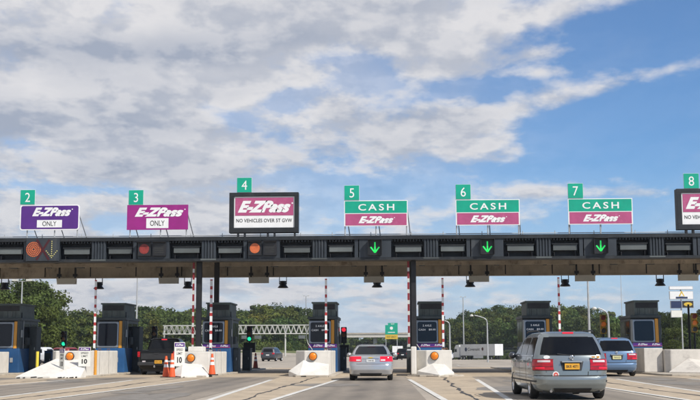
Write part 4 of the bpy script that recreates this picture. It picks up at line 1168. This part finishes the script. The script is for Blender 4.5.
def pickup():
    keys = [(.30, .10, 5.5, .90, .15, .4, .03), (.42, .02, 5.7, .96, .14, .4, .03), (.60, .0, 5.72, .98, .12, .4, .03), (.66, .06, 5.72, .98, .10, .4, .02), (1.05, .06, 5.65, 1.0, .10, .4, .02), (1.20, .07, 5.4, 1.0, .10, .4, .02),
            (1.26, .12, 4.3, .98, .12, .35, .02), (1.28, 1.75, 4.2, .90, .14, .35, .03), (1.60, 1.90, 3.75, .82, .14, .35, .03), (1.82, 2.0, 3.4, .76, .14, .3, .03), (1.88, 2.15, 3.2, .68, .2, .3, .03), (1.90, 2.4, 3.0, .55, .2, .3, .02)]
    t, sh = vehicle('pickup_truck', 'black pickup truck seen from behind in lane 3', 'pickup truck', (lane(3) + .22, 58.8, .040), 0, keys, 5.7, 'blackpaint', (1.15, 4.65), .39)
    g_ = MB(); sh.patch(g_, 1.36, 1.76, -.92, 0, 1, .006, 'carglass', 6, 8); sh.patch(g_, 1.36, 1.76, 0, .92, 1, .006, 'carglass', 6, 8); g_.build('rear_window', t)
    for sd in (-1, 1):
        g_ = MB(); sh.patch(g_, 1.35, 1.76, lambda z: sh.t_y(z, 2.3), lambda z: sh.t_y(z, 3.9 - (z - 1.35) * 1.2), sd, .006, 'carglass', 5, 8); g_.build('side_window', t)
        g_ = MB(); g_.box(min(sd * .86, sd * .985), max(sd * .86, sd * .985), .035, .09, .92, 1.19, 'tail'); g_.build('tail_light', t)
        g_ = MB(); g_.box(min(sd * .56, sd * .72), max(sd * .56, sd * .72), -.02, .05, .60, .72, 'clear'); g_.build('reversing_lens', t)
    g_ = MB(); g_.box(-.80, .80, .035, .052, .72, 1.17, 'blackpaint'); g_.box(-.80, .80, .028, .035, .80, 1.10, 'plastic'); gt = g_.build('tailgate', t, bevel=.01)
    g_ = MB(); g_.box(-.12, .12, .01, .03, 1.06, 1.12, 'plastic'); g_.build('handle', gt)
    g_ = MB(); g_.box(-.95, .95, -.10, .10, .48, .66, 'plastic'); g_.build('rear_bumper', t, bevel=.03)
    g_ = MB(); g_.box(-.06, .32, -.13, -.105, .58, .74, 'plate_gold'); g_.text('FND 3196', .13, .66, -.133, .30, .07, 'ink', .01); g_.build('number_plate', t)
    g_ = MB(); g_.cyl((-.05, -.22, .42), (-.05, -.1, .42), .04, .05, 'chrome', 10); g_.cyl((-.05, -.22, .42), (-.05, -.22, .50), .03, .03, 'chrome', 10); g_.build('tow_hitch', t)
    g_ = MB(); g_.box(-.14, .14, 1.98, 2.06, 1.80, 1.845, 'lit_red'); g_.build('high_brake_light', t)
    mirror(t, .95, 3.8, 1.32, 'blackpaint')
pickup()


def suv(label, px_, Y, paint, rotz=0, group='distant cars past the plaza', x=None):
    keys = [(.30, .10, 4.4, .80, .2, .4, .05), (.45, .0, 4.55, .90, .2, .4, .05), (.95, .05, 4.4, .91, .18, .4, .05), (1.05, .08, 3.4, .88, .18, .4, .05), (1.45, .25, 2.8, .76, .18, .3, .05), (1.62, .4, 2.5, .66, .2, .3, .04), (1.66, .6, 2.3, .5, .2, .3, .03)]
    x = at(px_, 352, Y)[0] if x is None else x
    t, sh = vehicle('car', label, 'car', (x, Y, H(x, Y) + .04), rotz, keys, 4.55, paint, (.95, 3.65), .34, group)
    g_ = MB(); sh.patch(g_, 1.10, 1.50, -.9, .9, 1, .006, 'carglass', 5, 8); g_.build('rear_window', t)
    for sd in (-1, 1):
        g_ = MB(); sh.patch(g_, 1.10, 1.50, 2.1, 2.9, sd, .006, 'carglass', 4, 8); g_.build('side_window', t)
        g_ = MB(); sh.patch(g_, .82, 1.0, .8, 1.5, sd, .012, 'tail', 3, 5); g_.build('tail_light', t)
    g_ = MB(); g_.box(-.2, .2, .02, .04, .68, .80, 'plate_white'); g_.build('number_plate', t)
suv('dark grey car driving away across the open plaza', 267.5, 137, 'darkgrey', R(-8))
suv('black car ahead just right of the silver sedan', 402.5, 170, 'blackpaint')
suv('dark car further along beside the white box truck', 393, 230, 'darkgrey')
suv('small white car in front of the semi truck', 452.5, 205, 'whitepaint', R(70))
suv('dark red car glimpsed behind the speed limit signs', 75, 118, 'redpaint', R(60))
suv('pale car glimpsed between the two left booths', 52, 112, 'whitepaint', R(75))

# box truck and white van far ahead
def boxtruck(px_, Y, label, w=2.4, hh=3.4):
    x = at(px_, 352, Y)[0]
    t = thing('box_truck', label, 'truck', (x, Y, H(x, Y) + .04), 0)
    mb = MB(); mb.box(-w / 2, w / 2, 0, 7, .95, hh, 'trailer'); mb.build('cargo_box', t, bevel=.04)
    mb = MB()
    for xx in (-w / 2 + .06, .02): mb.box(xx, xx + w / 2 - .1, -.02, 0, 1.05, hh - .1, 'white')
    dr = mb.build('rear_door', t)
    mb = MB(); mb.box(-.05, -.02, -.05, -.02, 1.2, hh - .3, 'steel'); mb.build('latch', dr)
    mb = MB(); mb.box(-w / 2 + .15, w / 2 - .15, 7.1, 9.2, .6, 2.5, 'whitepaint'); mb.build('cab', t, bevel=.15)
    mb = MB(); mb.box(-w / 2 + .1, w / 2 - .1, .1, 9, .6, .95, 'plastic'); mb.box(-w / 2 + .1, w / 2 - .1, -.05, .05, .45, .6, 'plastic'); mb.build('chassis', t)
    for yy in (1.4, 8.2):
        for sx in (-1, 1): wheel(t, sx * (w / 2 - .2), yy, .45, .3, sx)
    for sx in (-1, 1):
        mb = MB(); mb.box(sx * 1.0 - .1, sx * 1.0 + .1, -.06, 0, .68, .8, 'tail'); mb.build('tail_light', t)
boxtruck(397.5, 262, 'white box truck seen from behind under the overpass')
boxtruck(372, 330, 'white truck far ahead above the roof of silver sedan')

def semi():
    Y = 296; x = at(499.0, 352, Y)[0]
    t = thing('semi_truck', 'white semi truck with dark lettering on its trailer side', 'semi truck', (x, Y, H(x, Y) + .03), R(31))
    # local: rear at y=0, forward +y; its left side (-x) faces the camera
    mb = MB(); mb.box(-1.3, 1.3, 0, 15.6, 1.15, 4.1, 'trailer')
    tf = Matrix(((0, 0, 1, -1.312), (-1, 0, 0, 0), (0, 1, 0, 0), (0, 0, 0, 1)))
    # lettering on the side at x = -1.31: text x runs towards the rear (-y), text height is z
    vs, fs = glyphs('Covenant', .012, .15, 1.0)
    x0 = min(v[0] for v in vs); x1 = max(v[0] for v in vs)
    mb.raw([(-1.312, 12.2 - (v[0] - x0) / (x1 - x0) * 5.6, 2.45 + v[1] * 1.05) for v in vs], fs, 'ink')
    mb.raw([(-1.312, 13.0 + .55 * math.cos(2 * math.pi * q / 14), 2.75 + .55 * math.sin(2 * math.pi * q / 14)) for q in range(14)], [tuple(range(14))], 'navy')
    mb.raw([(-1.312, 5.4 + .5 * math.cos(2 * math.pi * q / 5), 2.85 + .5 * math.sin(2 * math.pi * q / 5)) for q in range(5)], [tuple(range(5))], 'dark_red')
    mb.build('trailer', t)
    mb = MB(); mb.box(-1.22, -.02, -.03, 0, 1.25, 4.0, 'white'); mb.box(.02, 1.22, -.03, 0, 1.25, 4.0, 'white')
    for xx in (-.9, -.3, .3, .9): mb.box(xx, xx + .04, -.06, -.03, 1.3, 3.95, 'steel')
    mb.build('rear_door', t)
    mb = MB(); mb.box(-1.2, 1.2, .1, .2, .5, .65, 'plastic'); mb.box(-1.1, 1.1, .2, 15, 1.0, 1.15, 'plastic'); mb.box(-.7, -.6, -.0, .1, .5, 1.15, 'plastic'); mb.box(.6, .7, 0, .1, .5, 1.15, 'plastic'); mb.build('chassis', t)
    mb = MB(); mb.box(-1.28, -1.25, 5.2, 9.6, .45, 1.12, 'trailer'); mb.build('side_skirt', t)
    mb = MB()
    mb.prism([(16.3, .6), (18.6, .6), (18.6, 3.2), (18.0, 3.9), (16.3, 4.0)], -1.2, 1.2, 'whitepaint', 'x'); mb.prism([(18.6, .6), (20.6, .6), (20.6, 1.7), (18.6, 2.1)], -.95, .95, 'whitepaint', 'x')
    cab = mb.build('cab', t, bevel=.08)
    mb = MB(); mb.box(-1.23, -1.20, 17.5, 18.4, 2.1, 2.9, 'carglass'); mb.build('side_window', cab)
    for yy in (1.6, 2.9, 13.9, 15.2, 19.7):
        for sx in (-1, 1): wheel(t, sx * 1.05, yy, .5, .35, sx)
semi()

# ------------------------------------------------------------------ poles and far structures
def lamp_pole(px_, py_top, Y, label, arm=None, r=.10, group='light poles beyond the plaza'):
    x, z = at(px_, py_top, Y)
    t = thing('light_pole', label, 'light pole', (x, Y, 0), 0, group)
    mb = MB()
    if arm is None:
        mb.cyl((0, 0, 0), (0, 0, z), r, r * .55, 'steel', 10); mb.build('pole', t)
        mb = MB()
        for sx in (-1, 1): mb.box(min(0, sx * .8), max(0, sx * .8), -.03, .03, z - .05, z, 'steel'); mb.box(sx * .65 - .25, sx * .65 + .25, -.18, .18, z, z + .16, 'lamp')
        mb.build('lamp_head', t)
    else:
        mb.cyl((0, 0, 0), (0, 0, z - .7), r, r * .7, 'steel', 10); mb.build('pole', t)
        mb = MB(); pts = [(0, 0, z - .7), (arm * .05, 0, z - .4), (arm * .25, 0, z - .2), (arm * .6, 0, z - .04), (arm, 0, z + .08)]
        mb.tube(pts, r * .5, 'steel', 8); a = mb.build('arm', t)
        mb = MB(); s = 1 if arm > 0 else -1
        mb.lathe([(0, -.12), (.16, -.1), (.20, 0), (.10, .10), (0, .12)], (arm + s * .3, 0, z + .06), 'lamp', 12); mb.build('lamp_head', t)
lamp_pole(22.3, 281, 105, 'thin pale light pole above the far left booth')
lamp_pole(137.5, 276, 105, 'tall thin light pole left of the black pickup')
lamp_pole(487, 316, 120, 'light pole with arm reaching left above the semi truck', arm=-1.3)
lamp_pole(449.5, 320, 150, 'light pole with arm reaching left near the small white car', arm=-1.2, r=.13)
lamp_pole(463, 297, 330, 'distant high mast light pole before the wooded hill', r=.25)
lamp_pole(587.5, 272, 95, 'straight grey light pole above the grey green minivan', r=.13)
lamp_pole(608, 309, 90, 'grey light pole with short arm beside yellow traffic signal', arm=-.75, r=.11)
lamp_pole(620.5, 272, 150, 'very thin tall pole rising above the right booth', r=.06)
lamp_pole(306, 296, 330, 'distant light pole left of the middle booth', r=.22)
lamp_pole(322.5, 305, 330, 'distant light pole behind the middle booth', r=.22)

# truss gantry
YT = 205
xa, zt = at(163, 325.5, YT); xb, zb_ = at(312, 333.5, YT)
zt2, zb2 = 5.85, 4.35
t = thing('truss_gantry', 'white lattice sign gantry crossing the road behind the booths', 'gantry')
mb = MB()
for Yc in (YT, YT + 1.2):
    mb.tube([(xa, Yc, zt2), (xb, Yc, zt2)], .085, 'truss', 6); mb.tube([(xa, Yc, zb2), (xb, Yc, zb2)], .085, 'truss', 6)
    n = 28
    for q in range(n):
        x0 = xa + (xb - xa) * q / n; x1 = xa + (xb - xa) * (q + .5) / n; x2 = xa + (xb - xa) * (q + 1) / n
        mb.cyl((x0, Yc, zb2), (x1, Yc, zt2), .045, .045, 'truss', 5); mb.cyl((x1, Yc, zt2), (x2, Yc, zb2), .045, .045, 'truss', 5)
mb.build('lattice', t)
for px_ in (163.5, 285, 311):
    xx = at(px_, 340, YT)[0]; mb = MB(); mb.cyl((xx, YT + .6, 0), (xx, YT + .6, zt2), .15, .13, 'truss', 8); mb.build('post', t)
for px_ in (245, 258, 302):
    xx = at(px_, 340, YT)[0]; mb = MB(); mb.box(xx - .6, xx + .6, YT - .3, YT, zb2 - .9, zb2 - .3, 'fixture'); mb.build('sensor_box', t)

# overpass with exit sign
YO = 450
xa, _ = at(325, 336, YO); xb, _ = at(430, 336, YO)
t = thing('overpass', 'low concrete overpass crossing the highway in the distance', 'overpass')
mb = MB(); mb.box(xa - 20, xb + 25, YO, YO + 12, 6.5, 7.6, 'pale_conc'); mb.box(xa - 20, xb + 25, YO - .2, YO, 7.6, 8.3, 'kerb'); mb.build('deck', t)
for px_ in (346, 375, 409):
    xx = at(px_, 345, YO)[0]; mb = MB(); mb.box(xx - .7, xx + .7, YO + 2, YO + 10, 0, 6.5, 'pale_conc'); mb.build('pier', t)
xx, zz = at(391.5, 340, 330)
t = thing('exit_sign', 'green exit sign with yellow strip at the bottom above overpass', 'road sign', (xx, 330, 0))
mb = MB(); mb.box(-1.8, 1.8, 0, .1, 5.9, 8.6, 'green'); mb.box(-1.0, 1.8, 0, .1, 8.6, 9.2, 'green'); mb.disc(0, -.01, 7.7, .45, 'white', 14); mb.text('EXIT', .4, 8.9, -.01, 1.0, .35, 'white', .01); mb.box(-1.0, 1.0, -.01, 0, 6.4, 6.6, 'white'); mb.build('panel', t)
mb = MB(); mb.box(-1.8, 1.8, 0, .1, 4.6, 5.85, 'gold'); mb.text('EXIT ONLY', 0, 5.2, -.01, 2.6, .5, 'ink', .01); mb.build('yellow_panel', t)
for sx in (-1.6, 1.6):
    mb = MB(); mb.cyl((sx, .2, 0), (sx, .2, 8.5), .12, .12, 'steel', 8); mb.build('post', t)

# roadside sign cluster at the right
Yg = 150
xx, zz = at(681.5, 292, Yg)
t = thing('roadside_sign', 'tall roadside sign of white, navy and gold panels above trees', 'sign', (xx, Yg, 0))
z_ = lambda py: at(681, py, Yg)[1]
def pan(x0, x1, y0, y1, m):
    mb = MB(); mb.box(x0, x1, 0, .25, z_(y1), z_(y0), m); mb.box(x0 - .05, x1 + .05, .02, .27, z_(y1) - .05, z_(y0) + .05, 'steel'); return mb
pan(-1.5, 1.45, 286.5, 289.2, 'white').build('top_panel', t)
mb = pan(-1.5, 1.45, 291.5, 299, 'white')
zc = z_(296.3); mb.prism([(-.38, zc), (0, zc + .75), (.38, zc)], -.02, 0, 'gold', 'y'); mb.prism([(-.22, zc), (0, zc + .42), (.22, zc)], -.04, -.02, 'white', 'y'); mb.box(-.75, .75, -.03, 0, zc - .28, zc - .06, 'navy'); mb.build('emblem_panel', t)
pan(-1.42, -.05, 301, 308, 'navy').build('navy_panel', t)
mb = pan(.05, 1.45, 301, 307.5, 'ink')
zc = z_(304.3)
mb.raw([(.78 + .55 * math.cos(2 * math.pi * q / 16), -.01, zc + .26 * math.sin(2 * math.pi * q / 16)) for q in range(16)], [tuple(range(16))], 'gold'); mb.build('gold_panel', t)
pan(-1.4, -.05, 310.5, 317, 'cream').build('lower_panel', t)
for sx in (-.02,):
    mb = MB(); mb.cyl((sx, .4, 0), (sx, .4, z_(287)), .09, .09, 'steel', 8); mb.build('post', t)
x2, z2 = at(690.5, 304, 66); mb = MB(); mb.cyl((0, 0, 0), (0, 0, z2), .07, .06, 'black', 8); o = mb.build('utility_post', None, (x2, 66.5, 0)); tag(o, 'dark slim post in front of the roadside sign panels', 'post')

# ------------------------------------------------------------------ hills and trees
SKY = [(-140, 276), (0, 281), (36, 281), (54, 293), (62, 306), (100, 309), (125, 305), (160, 306), (200, 305), (232, 308), (250, 304), (264, 302), (288, 301), (305, 306), (318, 316), (332, 327), (345, 332), (370, 335), (410, 334), (428, 327), (445, 319), (462, 311), (485, 306), (505, 303), (540, 301), (562, 303), (590, 306), (612, 313), (625, 316), (650, 313), (670, 310), (700, 316), (760, 312), (840, 305)]
DEP = [(-140, 165), (40, 175), (62, 248), (200, 278), (235, 300), (320, 330), (345, 470), (420, 470), (445, 370), (600, 330), (622, 230), (840, 220)]
def interp(tab, x):
    for (a, va), (b, vb) in zip(tab[:-1], tab[1:]):
        if x <= b: return va + (vb - va) * max(0, (x - a)) / (b - a)
    return tab[-1][1]

# terrain behind the trees
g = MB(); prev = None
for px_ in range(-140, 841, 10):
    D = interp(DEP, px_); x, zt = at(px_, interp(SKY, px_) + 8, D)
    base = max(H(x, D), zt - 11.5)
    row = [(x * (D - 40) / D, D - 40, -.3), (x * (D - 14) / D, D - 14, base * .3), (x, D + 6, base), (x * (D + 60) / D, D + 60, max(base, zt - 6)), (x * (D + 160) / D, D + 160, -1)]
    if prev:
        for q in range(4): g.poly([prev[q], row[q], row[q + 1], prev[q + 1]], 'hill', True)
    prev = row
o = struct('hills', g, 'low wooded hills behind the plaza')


def leaf_cloud(centres, leaf, per, tints, flat=.8):
    """many small leaf-sized faces spread near the surface of clumps; centres (x,y,z,rx,rz)"""
    V_, T_ = [], []
    for (cx, cy, cz, rx, rz), tn, n in zip(centres, tints, per):
        d = rng.normal(size=(n, 3)); d /= np.linalg.norm(d, axis=1)[:, None]
        rad = rng.uniform(.62, 1.06, (n, 1)) ** .8
        p = d * rad * np.array([rx, rx, rz]) + np.array([cx, cy, cz])
        nn = d + rng.normal(scale=.55, size=(n, 3)); nn /= np.linalg.norm(nn, axis=1)[:, None]
        a = np.cross(nn, rng.normal(size=(n, 3))); a /= np.linalg.norm(a, axis=1)[:, None]; b = np.cross(nn, a)
        s = leaf * rng.uniform(.6, 1.35, (n, 1))
        q = np.stack([p + a * s, p + b * s * .75, p - a * s, p - b * s * .75], axis=1)
        V_.append(q.reshape(-1, 3))
        tt = np.ones((n * 4, 4), dtype=np.float32); tv = np.repeat(rng.uniform(.85, 1.15, (n, 1)), 4, axis=0)
        tt[:, :3] = np.array(tn)[None, :] * tv; T_.append(tt)
    return np.concatenate(V_), np.concatenate(T_)


def leaf_mesh(name, V_, T_):
    n = len(V_); me = bpy.data.meshes.new(name)
    me.vertices.add(n); me.vertices.foreach_set('co', V_.astype(np.float32).ravel())
    me.loops.add(n); me.loops.foreach_set('vertex_index', np.arange(n, dtype=np.int32))
    me.polygons.add(n // 4); me.polygons.foreach_set('loop_start', np.arange(0, n, 4, dtype=np.int32)); me.polygons.foreach_set('loop_total', np.full(n // 4, 4, dtype=np.int32))
    a = me.attributes.new('tint', 'FLOAT_COLOR', 'POINT'); a.data.foreach_set('color', T_.astype(np.float32).ravel())
    me.materials.append(M['leaf']); me.update(calc_edges=True); me.validate()
    return me


def crown_parts(h, r, n):
    """clumps of one crown standing at the origin"""
    out = []
    for q in range(n):
        f = random.random(); z = h * (.28 + .68 * f)
        rr = r * math.sqrt(max(.08, 1 - ((f - .38) / .68) ** 2)) * .72
        a = random.uniform(0, 2 * math.pi); d = rr * random.uniform(.35, 1.0)
        cr = r * random.choice((.18, .26, .32, .40, .48)) * random.uniform(.85, 1.1); out.append((d * math.cos(a), d * math.sin(a), min(z, h - cr * .7), cr, cr * random.uniform(.7, .95)))
    return out


def hue():
    u = random.random(); b = random.uniform(.62, 1.35)
    if u < .48: c = (1.0, 1.0, 1.0)
    elif u < .80: c = (1.42, 1.20, .95)
    elif u < .97: c = (.75, .90, .92)
    else: c = (1.6, 1.12, .8)
    return tuple(b * q for q in c)


# the wood reads as one mass: merged crowns
cen, tin, per = [], [], []
px_ = -130.0
while px_ < 830:
    D0 = interp(DEP, px_)
    for row, (dd, drop) in enumerate(((-28, 15), (-14, 8), (2, 3), (18, 0))):
        D = D0 + dd + random.uniform(-5, 5); p_ = px_ + random.uniform(-5, 5)
        sc = D / F
        top = interp(SKY, p_) + drop * (250 / D0) ** .5 + random.uniform(0, 5)
        x, zt = at(p_, top, D)
        h = random.uniform(9, 13) if zt > 9 else max(4.5, zt + 1)
        if row == 0: h = max(h, zt - H(x, D))
        r = min(h, 13) * random.uniform(.34, .45); base = zt - h
        if p_ < 62 and row >= 2: continue
        
        tn = hue(); k = 16
        for c in crown_parts(h, r, k):
            cen.append((x + c[0], D + c[1], base + c[2], c[3], c[4])); v = random.uniform(.85, 1.15); tin.append(tuple(v * q for q in tn)); per.append(105)
    px_ += max(4.5, 2.9 * F / D0 * 1.0) * .8
V_, T_ = leaf_cloud(cen, .29, per, tin); print('LEAVES', len(V_) // 4)
me = leaf_mesh('woodland', V_, T_); o = bpy.data.objects.new('woodland', me); COL.objects.link(o)
tag(o, 'dense green wood covering the hills behind the plaza', 'woodland', kind='stuff')
# low scrub at the foot of the wood
cen, tin, per = [], [], []
for q in range(420):
    p_ = random.uniform(-100, 800); D = interp(DEP, p_) - 42 + random.uniform(-6, 6)
    x = at(p_, 350, D)[0]; r = random.uniform(.8, 1.9); hz = H(x, D)
    if 318 < p_ < 425: continue
    cen.append((x, D, hz + r * .5, r, r * .8)); tin.append(hue()); per.append(70)
V_, T_ = leaf_cloud(cen, .24, per, tin)
me = leaf_mesh('undergrowth', V_, T_); o = bpy.data.objects.new('undergrowth', me); COL.objects.link(o)
tag(o, 'low scrub along the foot of the wood', 'undergrowth', kind='stuff')


def make_tree(h, r, label, group, loc, name='tree', n=34, leaf=.17, dens=230, tn=None):
    t = thing(name, label, 'tree', loc, random.uniform(0, 6.28), group)
    mb = MB(); pts = [(0, 0, -.3)]; x = y = 0
    for q in range(1, 7):
        x += random.uniform(-.12, .12); y += random.uniform(-.12, .12); pts.append((x, y, h * .8 * q / 6))
    mb.tube(pts, [.028 * h * (1 - .13 * q) for q in range(7)], 'bark', 8)
    for q in range(7):
        a = random.uniform(0, 6.28); z0 = h * random.uniform(.22, .6); L_ = r * random.uniform(.5, .85)
        mb.tube([(0, 0, z0), (L_ * .5 * math.cos(a), L_ * .5 * math.sin(a), z0 + L_ * .3), (L_ * math.cos(a), L_ * math.sin(a), z0 + L_ * .8)], [.010 * h, .007 * h, .003 * h], 'bark', 6)
    mb.build('trunk', t)
    cc = crown_parts(h, r, n); tn = tn or hue(); tins = []
    for _ in cc: v = random.uniform(.8, 1.2); tins.append(tuple(v * q for q in tn))
    V_, T_ = leaf_cloud(cc, leaf, [dens] * len(cc), tins)
    me = leaf_mesh('crown', V_, T_); c = bpy.data.objects.new('crown', me); COL.objects.link(c); c.parent = t
    return t
protos = [make_tree(11.5, 4.2, 'x', None, (0, 0, 0), n=40), make_tree(10.0, 3.6, 'x', None, (0, 0, 0), n=36), make_tree(8.5, 3.3, 'x', None, (0, 0, 0), n=32, tn=(1.2, 1.1, .9))]
used = [False] * 3
def place(pi, p_, top, D, label, group):
    H = (11.5, 10.0, 8.5)[pi]
    x, zt = at(p_, top, D); rz = random.uniform(0, 6.28)
    if used[pi]: o = dup(protos[pi], (x, D, 0), rz, label, group)
    else: o = protos[pi]; used[pi] = True; o.location = (x, D, 0); o.rotation_euler = (0, 0, rz); o['label'] = label; o['group'] = group
    s = zt / H; o.scale = (s, s, s)
GL = 'tall trees behind the far left booths'
for q, (p_, top, D, pi) in enumerate(((-22, 277, 150, 0), (-2, 283, 142, 1), (18, 279, 150, 0), (36, 281, 155, 1), (50, 291, 160, 2), (8, 300, 130, 2), (44, 306, 138, 2), (27, 296, 136, 1))):
    place(pi, p_, top, D, 'tall broadleaf tree in the clump behind the far left booths', GL)
for q, (p_, top, D, pi) in enumerate(((632, 318, 175, 2), (650, 314, 182, 1), (668, 312, 178, 0), (688, 314, 172, 1), (706, 309, 180, 0), (642, 329, 160, 2), (675, 328, 158, 2), (698, 330, 160, 1), (720, 316, 170, 2))):
    place(pi, p_, top, D, 'broadleaf tree in the row behind the right booth and grey barrier', 'trees behind the right booth')
for q, (p_, top, D, pi) in enumerate(((430, 332, 330, 2), (441, 325, 330, 1), (418, 336, 380, 2))):
    place(pi, p_, top, D, 'distant tree at the left foot of the wooded hill by the overpass', 'trees near the overpass')
